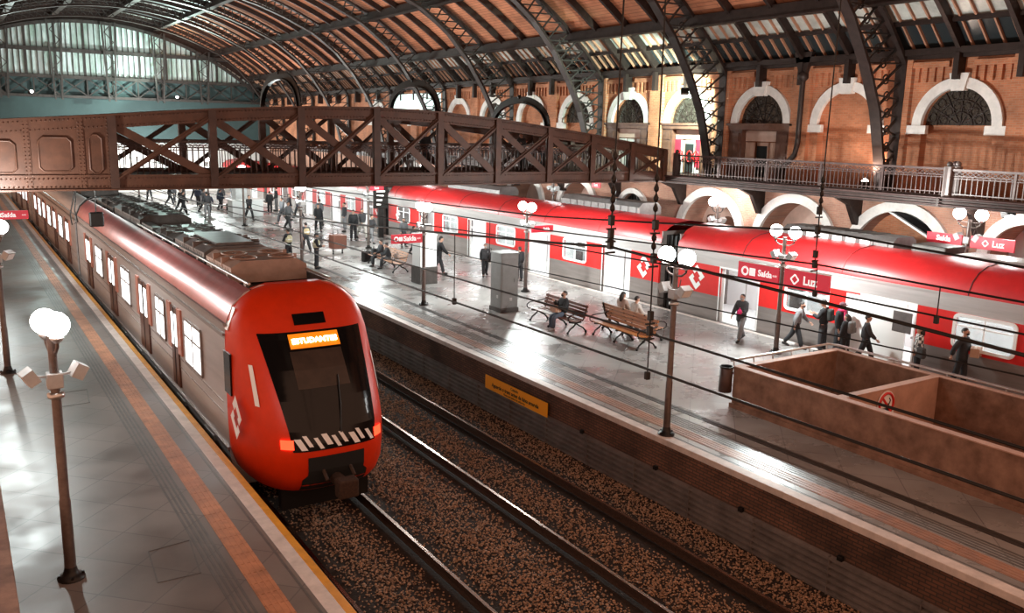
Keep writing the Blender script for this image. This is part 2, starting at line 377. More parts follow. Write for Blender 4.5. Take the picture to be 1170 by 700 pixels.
def arch_ring(b, X0, X1, yc, zs, r0, r1, n=24, a0=0, a1=PI):
    A = [[], [], [], []]
    for i in range(n + 1):
        t = a0 + (a1 - a0) * i / n
        for k, (r, X) in enumerate(((r0, X0), (r1, X0), (r1, X1), (r0, X1))):
            A[k].append((X, yc - r * math.cos(t), zs + r * math.sin(t)))
    for k in range(4): b.strip(A[k], A[(k + 1) % 4])
    for i in (0, n): b.add([A[k][i] for k in range(4)], [(0, 1, 2, 3)])
def half_disc(b, X, yc, zs, r, n=24):
    pts = [(X, yc - r * math.cos(PI * i / n), zs + r * math.sin(PI * i / n)) for i in range(n + 1)]
    b.add(pts, [list(range(n + 1))])
UP = [(13.4, 'blind'), (17.95, 'lunette'), (22.5, 'blind'), (26.85, 'door'), (31.35, 'door'), (35.7, 'door'), (40.2, 'lunette'), (44.7, 'blind'), (49.2, 'lunette'), (53.7, 'blind'), (58.2, 'lunette'), (62.7, 'blind'), (67.2, 'lunette')]
wb = MB(); tr = MB(); lun = MB(); corb = MB()
edges = [11.0] + [(UP[i][0] + UP[i + 1][0]) / 2 for i in range(len(UP) - 1)] + [69.5]
for i, (yc, kind) in enumerate(UP):
    arch_panel(wb, 30, edges[i], edges[i + 1], 5.0, 10.4, yc, 1.32, 7.53, 5.2, 30.35)
    wb.add([(30.35, yc - 1.4, 5.0), (30.35, yc + 1.4, 5.0), (30.35, yc + 1.4, 9.2), (30.35, yc - 1.4, 9.2)], [(0, 1, 2, 3)])
    arch_ring(tr, 29.86, 30.02, yc, 7.53, 1.30, 1.66)
    tr.prism([(yc - .24, 8.72), (yc + .24, 8.72), (yc + .36, 9.32), (yc - .36, 9.32)], 'x', 29.76, 30.02)
    if kind != 'door':
        for s in (-1, 1): tr.box(29.84, 30.02, yc + s * 1.5 - .42, yc + s * 1.5 + .42, 7.22, 7.53)
    if kind != 'blind': half_disc(lun, 30.22, yc, 7.55, 1.33)
    # corbel table under the eave
    y = edges[i] + .55
    while y < edges[i + 1] - .5:
        if abs(y - yc) > .5: corb.box(29.88, 30.0, y, y + .13, 9.05, 9.55)
        y += .3
    corb.box(29.84, 30.0, edges[i] + .45, yc - .45, 9.55, 9.75); corb.box(29.84, 30.0, yc + .45, edges[i + 1] - .45, 9.55, 9.75)
    corb.box(29.80, 30.0, edges[i] - .45, edges[i] + .45, 5.2, 10.0)
wb.box(30.0, 30.3, 69.5, 96.5, 5.0, 10.4)
struct(wb, 'wall_right', 'brick'); struct(corb, 'trim_15', 'brick'); struct(tr, 'trim_16', 'white_stone')
wn = struct(lun, 'window_1', 'lunette')
b = MB()
for yc, kind in UP[:8]:
    if kind == 'blind': continue
    for k in range(1, 6):
        t = PI * k / 6; b.bar((30.19, yc, 7.55), (30.19, yc - 1.3 * math.cos(t), 7.55 + 1.3 * math.sin(t)), .03, .03, (1, 0, 0))
    for rr in (.45, .88):
        pts = [(30.18, yc - rr * math.cos(PI * i / 14), 7.55 + rr * math.sin(PI * i / 14)) for i in range(15)]; b.tube(pts, .018, 5)
    for k in range(6):
        t = PI * (k + .5) / 6
        pts = [(30.18, yc - .66 * math.cos(t) + .14 * math.cos(a * PI / 5), 7.55 + .66 * math.sin(t) + .14 * math.sin(a * PI / 5)) for a in range(11)]; b.tube(pts, .014, 5)
        pts = [(30.18, yc - 1.08 * math.cos(t) + .15 * math.cos(a * PI / 5), 7.55 + 1.08 * math.sin(t) + .15 * math.sin(a * PI / 5)) for a in range(11)]; b.tube(pts, .014, 5)
b.build('window_grille', M['steel'], wn)
# doors under lunettes: frame, panels, lintel shelf
dn = 0
for yc, kind in UP:
    if kind != 'door': continue
    dn += 1
    b = MB(); b.box(29.86, 30.3, yc - 1.75, yc + 1.75, 7.28, 7.52); b.box(29.8, 30.05, yc - 1.85, yc + 1.85, 7.46, 7.56)
    for s in (-1, 1):
        b.box(29.92, 30.3, yc + s * 1.35 - .38, yc + s * 1.35 + .38, 5.2, 7.3)
        for k in range(4): b.box(29.88, 29.93, yc + s * 1.35 - .22, yc + s * 1.35 + .22, 5.35 + k * .48, 5.7 + k * .48)
    d = struct(b, 'door_%d' % dn, 'door_wood')
    g = MB()
    for s, z0, z1 in ((-.72, 5.2, 6.75), (.0, 5.2, 6.75), (.72, 5.2, 6.75)):
        g.box(30.2, 30.26, yc + s - .3, yc + s + .3, z0, z1)
    g.build('door_leaf', M['concrete_pale'] if dn == 1 else M['plaster_white'], d)
    g = MB(); g.box(30.17, 30.21, yc - .28, yc + .28, 5.25, 6.6); g.build('open_leaf', M['dark'], d)
    g = MB(); g.box(30.18, 30.24, yc - .98, yc + .98, 6.8, 7.25); g.build('transom_panel', M['plaster'], d)
    if dn == 2:
        g = MB()
        for s in (-.7, .75): g.box(30.12, 30.16, yc + s - .2, yc + s + .2, 5.5, 6.8)
        g.build('red_poster', M['sign_red'], d)
        for s in (.5, -.1, -.55):
            pts = [(30.1, yc + s + .18 * math.cos(a * PI / 6), 6.0 + .26 * math.sin(a * PI / 6)) for a in range(13)]; q = MB().tube(pts, .03, 6); q.build('paint_mark', M['red'], d)
# drain pipe between the first two bays
t = thing('drain_pipe', (29.75, 24.55, 5.2), 0, 'black drain pipe with a kink running down the brick between two white arches', 'pipe')
b = MB(); b.tube([(-.05, 0, 4.7), (-.05, 0, 1.6), (-.05, .1, 1.1), (-.05, .75, .45), (-.05, .8, .05)], .11, 10); b.build('pipe', M['steel'], t)
b = MB(); b.lathe([(.1, 0), (.22, .12), (.22, .3), (.12, .42)], (-.05, 0, 4.05), 12); b.prism([(-.45, 5.2), (.45, 5.2), (.12, 4.2), (-.12, 4.2)], 'x', -.15, .05); b.build('hopper_head', M['steel'], t)

# lower wall with deep arches behind the red train
LOW = [(15.0, 1.25, 3.1, 'white'), (19.7, 1.97, 2.42, 'escalator'), (24.6, 1.9, 2.42, 'grey'), (29.5, 1.85, 2.42, 'cream'), (35.05, 1.05, 2.95, 'grille'), (39.9, 1.6, 2.7, 'cream'), (45.3, 1.9, 2.4, 'grey'), (50.5, 1.9, 2.4, 'cream'), (55.7, 1.9, 2.4, 'grey'), (61, 1.9, 2.4, 'cream'), (66.3, 1.9, 2.4, 'grey')]
le = [11.0, 17.3, 22.2, 27.05, 32.3, 37.4, 42.6, 47.9, 53.1, 58.3, 63.6, 69.5]
wb = MB(); tr = MB(); back = {'white': MB(), 'escalator': MB(), 'grey': MB(), 'cream': MB(), 'grille': MB()}
for i, (yc, r, zs, kind) in enumerate(LOW):
    dep = {'grille': 30.3, 'escalator': 30.75}.get(kind, 31.3)
    arch_panel(wb, 30, le[i], le[i + 1], 0, 5.0, yc, r, zs, 0, dep)
    arch_ring(tr, 29.84, 30.02, yc, zs, r - .02, r + (.36 if kind != 'grille' else .24))
    for s in (-1, 1): tr.box(29.8, 30.02, yc + s * (r + .25) - .32, yc + s * (r + .25) + .32, zs - .28, zs)
    back[kind].box(dep, dep + .1, yc - r - .3, yc + r + .3, 0, 5)
wb.box(30, 30.3, 69.5, 96.5, 0, 5.0)
struct(wb, 'wall_right_lower', 'brick_low'); struct(tr, 'trim_17', 'white_stone')
for k, m_ in (('white', 'white_int'), ('escalator', 'brick'), ('grey', 'plaster'), ('cream', 'plaster'), ('grille', 'dark')): struct(back[k], 'wall_recess_' + k, m_)
b = MB()
for yc, r, zs, kind in LOW:
    if kind != 'cream': continue
    for s in (-1.1, 0, 1.1):
        b.box(31.22, 31.32, yc + s - .32, yc + s + .32, 1.6, 3.1); half = [(31.22, yc + s - .32 * math.cos(PI * i / 10), 3.1 + .14 * math.sin(PI * i / 10)) for i in range(11)]
        b.add(half, [list(range(11))])
struct(b, 'window_2', 'door_wood')
b = MB(); yc, r, zs = 35.05, 1.05, 2.95
for k in range(-4, 5):
    h = zs + math.sqrt(max(0, r * r - (k * .23) ** 2)); b.bar((30.24, yc + k * .23, 0), (30.24, yc + k * .23, h), .035, .035)
for rr in (.35, .7, 1.0): b.tube([(30.22, yc - rr * math.cos(PI * i / 14), zs + rr * math.sin(PI * i / 14)) for i in range(15)], .02, 5)
b.box(30.2, 30.26, yc - r, yc + r, zs - .06, zs + .06)
struct(b, 'door_4', 'steel_light')
# escalator seen through the arch
t = thing('escalator', (30.2, 19.6, 0), 0, 'black escalator side sloping down inside the wide brick arch at right', 'escalator')
b = MB().prism([(.85, 4.45), (-.4, 4.8), (-2.3, 4.2), (-2.3, 2.95)], 'x', .0, .5)
b.build('side_panel', M['blackglass'], t)
b = MB().bar((-.04, .9, 4.42), (-.04, -2.3, 2.9), .08, .16, (1, 0, 0)); b.build('white_skirting', M['white'], t)
b = MB().tube([(-.06, .2, 4.5), (-.06, -1.0, 4.0), (-.06, -1.9, 3.55)], .09, 8); b.build('handrail', M['rubber'], t)

# ---------------------------------------------------------------- gallery along the wall
b = MB(); b.box(27.0, 30.0, 15.9, 96, 4.98, 5.2); b.box(26.9, 27.1, 15.9, 96, 4.98, 5.24); b.box(26.95, 27.2, 15.9, 96, 4.9, 5.0)
b.box(26.2, 30, 9, 15.9, 4.98, 5.2); b.box(26.1, 26.3, 9, 15.9, 4.98, 5.24); b.box(26.1, 27.1, 15.8, 16.0, 4.98, 5.24)
struct(b, 'floor.006', 'steel')
b = MB()
for z, r in ((5.2, .045), (5.08, .025), (4.98, .035)): b.tube([(26.9 - r, 15.9, z), (26.9 - r, 96, z)], r, 6); b.tube([(26.1 - r, 9, z + .06), (26.1 - r, 15.9, z + .06)], r, 6)
struct(b, 'trim_20', 'rail_iron')
b = MB()
for y in [16.6 + 4.9 * k for k in range(11)]:
    b.prism([(27.1, 4.98), (30, 4.98), (30, 3.7), (29.7, 3.7), (29.2, 4.5), (28.3, 4.85), (27.1, 4.92)], 'y', y - .1, y + .1)
struct(b, 'trim_18', 'steel')
def balustrade(b, P0, P1, z0, z1, step=.17, frieze=True):
    P0 = Vector(P0); P1 = Vector(P1); L = (P1 - P0).length; d = (P1 - P0) / L; n = max(1, int(L / step))
    up = Vector((0, 0, 1)); zt = z1 - .26
    for k in range(n):
        p = P0 + d * ((k + .5) * L / n)
        b.bar(p + up * z0, p + up * zt, .028, .028, d)
        # small round arch between neighbours
        q = p + d * (L / n); 
        if k < n - 1:
            c = (p + q) / 2; r = L / n / 2
            b.tube([c - d * r * math.cos(PI * i / 4) + up * (zt + r * math.sin(PI * i / 4) * 1.0) for i in range(5)], .014, 4, False)
        if frieze:
            a0 = p - d * (L / n / 2)
            b.bar(a0 + up * (z1 - .17), a0 + d * (L / n) + up * (z1 - .05), .016, .016, d.cross(up)); b.bar(a0 + up * (z1 - .05), a0 + d * (L / n) + up * (z1 - .17), .016, .016, d.cross(up))
    b.bar(P0 + up * zt, P1 + up * zt, .03, .03); b.bar(P0 + up * (z1 - .19), P1 + up * (z1 - .19), .03, .03)
def rail_run(t, P0, P1, z0, z1, post_step, mp='rail_iron', mb_='rail_iron'):
    P0 = Vector(P0); P1 = Vector(P1); L = (P1 - P0).length; d = (P1 - P0) / L; up = Vector((0, 0, 1))
    b = MB().bar(P0 + up * z1, P1 + up * z1, .11, .07); b.build('top_rail', M[mp], t)
    b = MB().bar(P0 + up * (z0 + .05), P1 + up * (z0 + .05), .07, .06); b.bar(P0 + up * (z0 + .18), P1 + up * (z0 + .18), .04, .03); b.build('bottom_rail', M[mp], t)
    b = MB(); balustrade(b, P0, P1, z0 + .05, z1); b.build('baluster_screen', M[mb_], t)
    n = max(1, round(L / post_step))
    for k in range(n + 1):
        p = P0 + d * (L * k / n); b = MB(); big = k in (0, n)
        wd = .22 if big else .07; b.bar(p + up * (z0 - .12), p + up * (z1 + (.1 if big else .02)), wd, wd, d)
        if big: b.sph(p + up * (z1 + .17), .09, 10, 7)
        b.build('post', M[mp], t)
g = thing('gallery_railing', (27.1, 28, 5.2), 0, 'long dark iron balustrade with arched balusters along the upper brick gallery', 'railing')
rail_run(g, (0, -11.9, 0), (0, .9, 0), 0, .92, 2.6)
g = thing('gallery_railing', (26.3, 12.6, 5.2), 0, 'paler projecting bay of iron balustrade at the right end of the gallery', 'railing')
M['rail_pale'] = mat('pale_railing_iron', (.26, .21, .20), .45, .4, vary=.2)
rail_run(g, (0, -3.0, 0), (0, 3.2, 0), 0, .92, 2.1, 'rail_pale', 'rail_pale'); rail_run(g, (0, 3.2, 0), (.8, 3.4, 0), 0, .92, 2, 'rail_pale', 'rail_pale')
g = thing('gallery_railing', (27.1, 33.5, 5.2), 0, 'dark iron balustrade of the gallery beyond the footbridge end', 'railing')
rail_run(g, (0, .2, 0), (0, 25, 0), 0, .92, 2.6)

# ---------------------------------------------------------------- vaulted roof
XC, ZC, RR = 12.5, -7.5, 24.9
def roof(x, off=0):   # point on the vault at x, pushed inwards by off
    a = math.asin((x - XC) / RR); return (XC + (RR - off) * math.sin(a), ZC + (RR - off) * math.cos(a))
def arc_pts(x0, x1, n, off=0): return [roof(x0 + (x1 - x0) * i / n, off) for i in range(n + 1)]
def deck(x0, x1, n, y0, y1, off=0, th=.08):
    b = MB(); P = arc_pts(x0, x1, n, off); Q = arc_pts(x0, x1, n, off - th)
    for R in (P, Q): b.strip([(x, y0, z) for x, z in R], [(x, y1, z) for x, z in R])
    return b
ceil = struct(deck(18.8, 27.9, 24, 8, 97), 'ceiling', 'roofwood')
struct(deck(-5, 18.8, 40, 8, 97), 'ceiling.001', 'roof_dark')
sk = struct(deck(27.9, 29.05, 4, 8, 97), 'window_3', 'skylight')
sk2 = struct(deck(29.05, 30.25, 4, 8, 97), 'window_4', 'skylight_dark')
b = MB(); y = 8.3
while y < 96:
    for x0, x1 in ((27.9, 29.05), (29.05, 30.0)):
        p, q = roof(x0, .05), roof(x1, .05); b.bar((p[0], y, p[1]), (q[0], y, q[1]), .06, .1)
    y += .55
b.build('glazing_bar', M['bar_wood'], sk)
b = MB()
for x, o_, wd, h in ((29.05, .1, .14, .16),):
    p = roof(x, o_); b.bar((p[0], 8, p[1]), (p[0], 97, p[1]), wd, h)
b.build('mullion', M['steel'], sk)
b = MB().box(29.6, 30.1, 8, 97, 9.98, 10.2); b.box(29.75, 30.1, 8, 97, 9.85, 10.0); struct(b, 'trim_19', 'steel')
# white rooflight strips in the dark part
b = MB()
for y in [9 + 2.2 * k for k in range(40)]:
    for x0, x1 in ((6, 8.6), (10, 12.8), (14.8, 17.8)):
        P = arc_pts(x0, x1, 4, .04); b.strip([(x, y, z) for x, z in P], [(x, y + .5, z) for x, z in P])
b.build('rooflight', M['skylight'], bpy.data.objects['ceiling.001'])
for x in (5.0, 9.5, 14.2, 18.8, 24.3, 27.9):
    p = roof(x, .30); b = MB(); b.bar((p[0], 8, p[1]), (p[0], 97, p[1]), .34, .42); b.bar((p[0] , 8, p[1] - .24), (p[0], 97, p[1] - .24), .46, .06)
    b.build('purlin', M['steel'], ceil)
RIBY = [11.35 + 8.85 * k for k in range(10)]
def joist(y):
    b = MB(); P = arc_pts(-4, 29.9, 44, .02); Q = arc_pts(-4, 29.9, 44, .34)
    for s in (-.08, .08): b.strip([(x, y + s, z) for x, z in P], [(x, y + s, z) for x, z in Q], True)
    b.strip([(x, y - .08, z) for x, z in Q], [(x, y + .08, z) for x, z in Q], True)
    b.box(29.55, 30.0, y - .1, y + .1, 9.1, 10.0)
    return b
J0 = None
for k in range(len(RIBY)):
    for j in (1, 2, 3):
        y = RIBY[k] + 8.85 * j / 4
        if y > 95: continue
        if J0 is None:
            J0 = joist(0).build('joist', M['steel'], ceil); J0.location.y = y
        else:
            c = J0.copy(); COL.objects.link(c); c.location.y = y
# lattice ribs
inner = [(29.25, 5.2), (29.0, 6.3), (28.5, 8.0), (27.7, 9.5), (26.6, 11.1), (25.3, 12.5), (23.6, 13.75)]
outer = [(29.85, 5.2), (29.85, 6.5), (29.85, 8.3), (29.8, 9.8), (28.6, 11.1), (26.9, 12.6), (24.6, 14.1)]
for x in [21.8, 20, 18, 16, 14, 12.5]:
    inner.append(roof(x, .95)); outer.append(roof(x, .18))
inner += [(2 * XC - x, z) for x, z in inner[::-1][1:] if x != XC]; outer += [(2 * XC - x, z) for x, z in outer[::-1][1:]]
def resample(P, n):
    P = [Vector(p) for p in P]; L = [0]
    for i in range(1, len(P)): L.append(L[-1] + (P[i] - P[i - 1]).length)
    out = []; j = 0
    for k in range(n + 1):
        s_ = L[-1] * k / n
        while j < len(P) - 2 and L[j + 1] < s_: j += 1
        t_ = (s_ - L[j]) / (L[j + 1] - L[j]); out.append(P[j].lerp(P[j + 1], t_))
    return out
NR = 74
I_ = resample(inner, NR); O_ = resample(outer, NR)
def ribchord(P, wd, h):
    b = MB()
    for i in range(len(P) - 1):
        b.bar((P[i][0], 0, P[i][1]), (P[i + 1][0], 0, P[i + 1][1]), wd, h, (0, 1, 0)) if False else b.bar((P[i][0], 0, P[i][1]), (P[i + 1][0], 0, P[i + 1][1]), h, wd, (0, 1, 0))
    return b
ribs = []
LBL = ['nearest lattice roof rib, out past the right edge above the gallery', 'tall dark lattice roof rib coming down between the two right-hand white arches', 'dark lattice roof rib beside the bright floodlight on the wall', 'grey lattice roof rib landing behind the right end of the footbridge', 'lattice roof rib above the third hoop of the footbridge', 'lattice roof rib above the middle hoop of the footbridge', 'lattice roof rib sixth along the vault from the right', 'lattice roof rib seventh along the vault, above the left hoop of the footbridge', 'lattice roof rib second nearest to the glazed end gable', 'lattice roof rib nearest to the glazed end gable']
for k, y in enumerate(RIBY):
    if k == 0:
        t = thing('roof_truss', (0, y, 0), 0, LBL[0], 'roof truss', 'arched lattice roof ribs')
        ribchord(I_, .42, .12).build('inner_chord', M['steel'], t); ribchord(O_, .42, .14).build('outer_chord', M['steel'], t)
        b = MB()
        for i in range(NR):
            a, c = (I_[i], O_[i + 1]); e, f = (O_[i], I_[i + 1])
            for p, q in ((a, c), (e, f)): b.bar((p[0], 0, p[1]), (q[0], 0, q[1]), .06, .09, (0, 1, 0))
            if i < 12 or i > NR - 13:
                mx = (I_[i] + O_[i] + I_[i + 1] + O_[i + 1]) / 4; r = .16
                b.tube([(mx[0] + r * math.cos(a_ * PI / 5), 0, mx[1] + r * math.sin(a_ * PI / 5)) for a_ in range(11)], .03, 5, False)
        b.build('lattice', M['steel_light'], t); T0 = t
    else:
        c = copy_tree(T0); c.location.y = y; c['label'] = LBL[k]

# ---------------------------------------------------------------- glazed end gable at Y = 96
YG = 96
gl = MB(); zb0 = 11.2
xs = [-3 + .5 * k for k in range(63)]
for i in range(len(xs) - 1):
    x0, x1 = xs[i], xs[i + 1]; z0, z1 = roof(x0, 1.0)[1], roof(x1, 1.0)[1]
    if max(z0, z1) <= zb0: continue
    gl.add([(x0, YG, zb0), (x1, YG, zb0), (x1, YG, max(z1, zb0)), (x0, YG, max(z0, zb0))], [(0, 1, 2, 3)])
gw = struct(gl, 'window_5', 'gable_glass')
b = MB()
for i, x in enumerate(xs):
    z = roof(x, 1.0)[1]
    if z > zb0: wd = .07 if i % 5 else .22; b.box(x - wd / 2, x + wd / 2, YG - .15, YG + .05, zb0, z)
b.box(-4, 29, YG - .3, YG + .1, 13.45, 13.8); b.box(-4, 29.5, YG - .3, YG + .1, 11.0, 11.3); b.box(-4, 30, YG - .3, YG + .1, 9.2, 9.45)
P = [(x, z) for x, z in arc_pts(-4, 29, 30, 1.0)]
for i in range(30): b.bar((P[i][0], YG - .1, P[i][1]), (P[i + 1][0], YG - .1, P[i + 1][1]), .3, .35, (0, 1, 0))
b.build('frame', M['steel_light'], gw)
b = MB(); x = -4
while x < 29:
    b.bar((x, YG - .2, 9.4), (x + 2.3, YG - .2, 11.1), .1, .1); b.bar((x, YG - .2, 11.1), (x + 2.3, YG - .2, 9.4), .1, .1); b.box(x - .06, x + .06, YG - .25, YG - .1, 9.4, 11.1); x += 2.3
b.build('lattice_girder', M['steel_light'], gw)
for x in (.4, 5.0, 9.5, 14.2, 18.7, 23.0):
    b = MB(); zt = roof(x, .9)[1]
    for dx in (-.28, .28): b.bar((x + dx, YG - .8, 9.0), (x + dx * 2.2, YG - .8, zt), .16, .16)
    n = 8
    for k in range(n):
        z0 = 9 + (zt - 9) * k / n; z1 = 9 + (zt - 9) * (k + 1) / n; s_ = 1 if k % 2 else -1; b.bar((x - .4 * s_, YG - .8, z0), (x + .4 * s_, YG - .8, z1), .07, .07)
    b.build('mast', M['steel_light'], gw)
b = MB(); b.box(-5, 30, YG + .1, YG + .3, 5.0, 11.2); struct(b, 'wall_end', 'teal_haze')
b = MB(); b.box(-5, 40, 97, 97.3, -1.6, 5.0); struct(b, 'wall_end_lower', 'plaster_white')
# gable-end spandrel panels closing the vault above the glass
b = MB(); P = arc_pts(-5, 30, 40, 0); Q = arc_pts(-5, 30, 40, 1.05)
b.strip([(x, YG + .1, z) for x, z in P], [(x, YG + .1, z) for x, z in Q]); struct(b, 'wall_gable', 'steel')
# ================================================================== FOOTBRIDGE
YB0, YB1 = 29.5, 33.9
PX = [4.3, 7.3, 10.25, 13.03, 15.6, 18.14, 20.6, 22.8, 24.95, 26.85]
CH = [(-5, 6.2), (-2, 6.62), (1.37, 6.99), (4.33, 7.22), (7.36, 7.48), (10.27, 7.65), (13.03, 7.71), (15.6, 7.63), (18.14, 7.44), (20.55, 7.18), (22.8, 6.92), (24.95, 6.62), (26.9, 6.34)]
def chz(x):
    for (a, za), (b_, zb_) in zip(CH, CH[1:]):
        if a <= x <= b_: return za + (zb_ - za) * (x - a) / (b_ - a)
    return CH[-1][1]
br = thing('footbridge', (13, 31.7, 5.0), 0, 'long brown riveted iron truss footbridge crossing above both trains, with hoops on top', 'footbridge')
OFF = Vector((13, 31.7, 5.0))
def bb(mb, name, m): 
    o = mb.build(name, M[m], None, base=OFF); o.parent = br; o.location = (0, 0, 0); return o
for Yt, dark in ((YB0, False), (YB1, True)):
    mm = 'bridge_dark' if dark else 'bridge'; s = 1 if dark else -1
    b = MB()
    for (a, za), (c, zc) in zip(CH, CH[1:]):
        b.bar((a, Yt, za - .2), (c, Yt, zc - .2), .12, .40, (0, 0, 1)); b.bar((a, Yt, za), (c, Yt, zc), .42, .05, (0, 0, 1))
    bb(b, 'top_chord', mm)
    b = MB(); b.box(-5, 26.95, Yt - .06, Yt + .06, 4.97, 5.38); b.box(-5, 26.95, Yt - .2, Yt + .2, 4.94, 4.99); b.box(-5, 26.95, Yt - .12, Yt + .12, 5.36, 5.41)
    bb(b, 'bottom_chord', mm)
    for x in PX:
        b = MB(); z = chz(x); b.box(x - .11, x + .11, Yt - .05, Yt + .05, 5.0, z - .02); b.box(x - .025, x + .025, Yt - .16, Yt + .16, 5.0, z - .02); b.box(x - .12, x + .12, Yt - .17, Yt - .13, 5.0, z - .02)
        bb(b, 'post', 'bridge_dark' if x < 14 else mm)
    for a, c in zip(PX, PX[1:]):
        b = MB(); b.bar((a + .1, Yt - .03, chz(a) - .35), (c - .1, Yt - .03, 5.35), .04, .26, (0, 0, 1)); bb(b, 'diagonal', mm)
        b = MB(); b.bar((a + .1, Yt - .10, 5.3), (c - .1, Yt - .10, chz(c) - .3), .04, .16, (0, 0, 1)); b.bar((a + .1, Yt - .14, 5.3), (c - .1, Yt - .14, chz(c) - .3), .12, .04, (0, 0, 1)); bb(b, 'diagonal', mm)
    # solid plated end
    b = MB(); b.prism([(-5, 5), (4.3, 5), (4.3, 7.2), (1.37, 6.97), (-2, 6.6), (-5, 6.18)], 'y', Yt - .05, Yt + .05)
    for x in (-2, .55, 1.98, 3.42, 4.22): b.box(x - .09, x + .09, Yt - .08, Yt - .04, 5.0, chz(x) - .02)
    bb(b, 'plate_girder', mm)
    if not dark:
        b = MB()
        for x0, x1, z0, z1, c in ((2.28, 3.16, 5.52, 6.52, .12), (3.64, 4.0, 5.46, 6.62, .12), (.85, 1.68, 5.48, 6.4, .12), (-1.2, .2, 5.5, 6.3, .12)):
            pts = [(x0 + c, z0), (x1 - c, z0), (x1, z0 + c), (x1, z1 - c), (x1 - c, z1), (x0 + c, z1), (x0, z1 - c), (x0, z0 + c)]
            b.prism(pts, 'y', Yt - .075, Yt - .04)
            b.tube([(x, Yt - .075, z) for x, z in pts + pts[:2]], .03, 6)
            bb(b, 'raised_panel', 'bridge'); b = MB()
            pin = [(x * .8 + (x0 + x1) / 2 * .2, z * .9 + (z0 + z1) / 2 * .1) for x, z in pts]; b = MB()
        b = MB()
        def rivet(x, y, z, r=.03): b.add([(x - r, y, z), (x + r, y, z), (x, y, z - r), (x, y, z + r), (x, y - r, z)], [(0, 2, 4), (2, 1, 4), (1, 3, 4), (3, 0, 4)])
        x = -3
        while x < 26.8:
            rivet(x, Yt - .09 if x < 4 else Yt - .06, 5.06); rivet(x + .06, Yt - .09 if x < 4 else Yt - .06, 5.3)
            rivet(x, Yt - .065, chz(x) - .08); rivet(x + .06, Yt - .065, chz(x) - .33); x += .12
        for xx in (.55, 1.98, 3.42, 4.22):
            z = 5.1
            while z < chz(xx) - .1:
                for s_ in (-.05, .05): rivet(xx + s_, Yt - .08, z)
                z += .11
        bb(b, 'rivets', 'bridge')
b = MB(); b.box(-5, 27, YB0, YB1, 5.12, 5.28); bb(b, 'deck', 'bridge_dark')
for k in range(12): 
    x = -3 + 2.6 * k; b = MB(); b.box(x - .08, x + .08, YB0, YB1, 4.97, 5.12); bb(b, 'cross_beam', 'bridge_dark')
for x in (10.27, 15.6, 20.58):
    b = MB(); z0 = chz(x) - .1; c = (YB0 + YB1) / 2; ry = (YB1 - YB0) / 2
    P = [(x, c - ry * math.cos(PI * i / 24), z0 + 1.25 * math.sin(PI * i / 24) ** .85) for i in range(25)]
    for i in range(24): b.bar(P[i], P[i + 1], .24, .05, (1, 0, 0)) 
    P2 = [(x, c - (ry - .16) * math.cos(PI * i / 24), z0 + 1.1 * math.sin(PI * i / 24) ** .85) for i in range(25)]
    for i in range(24): b.bar(P2[i], P2[i + 1], .05, .16, (1, 0, 0))
    b.sph((x, c, z0 + 1.34), .09, 8, 6)
    bb(b, 'hoop', 'black_metal')
for Yr in (30.05, 33.35):
    b = MB().bar((4.4, Yr, 6.42), (26.9, Yr, 6.42), .1, .06); b.bar((4.4, Yr, 5.36), (26.9, Yr, 5.36), .06, .05); bb(b, 'handrail', 'bridge_dark')
    b = MB(); balustrade(b, (4.4, Yr, 0), (26.9, Yr, 0), 5.34, 6.42, .19); bb(b, 'railing_screen', 'rail_iron')

# ================================================================== TRACKS
PROF = [(-.035, 0), (.035, 0), (.035, -.035), (.012, -.05), (.012, -.13), (.07, -.155), (.07, -.17), (-.07, -.17), (-.07, -.155), (-.012, -.13), (-.012, -.05), (-.035, -.035)]
for x, lab in ((5.43, 'rail closest to the left platform, under the orange train'), (7.46, 'right rail of the track the orange train runs on'), (10.17, 'left rail of the empty track between the train and the middle platform'), (12.07, 'rail of the empty track nearest the middle platform wall')):
    t = thing('rail', (x, 40, -1.52), 0, lab, 'rail')
    b = MB().box(-.036, .036, -50, 69, .155, .172); b.build('running_surface', M['rail'], t)
    b = MB().prism([(a, z + .155) for a, z in PROF], 'y', -50, 69); b.build('web', M['rail_side'], t)
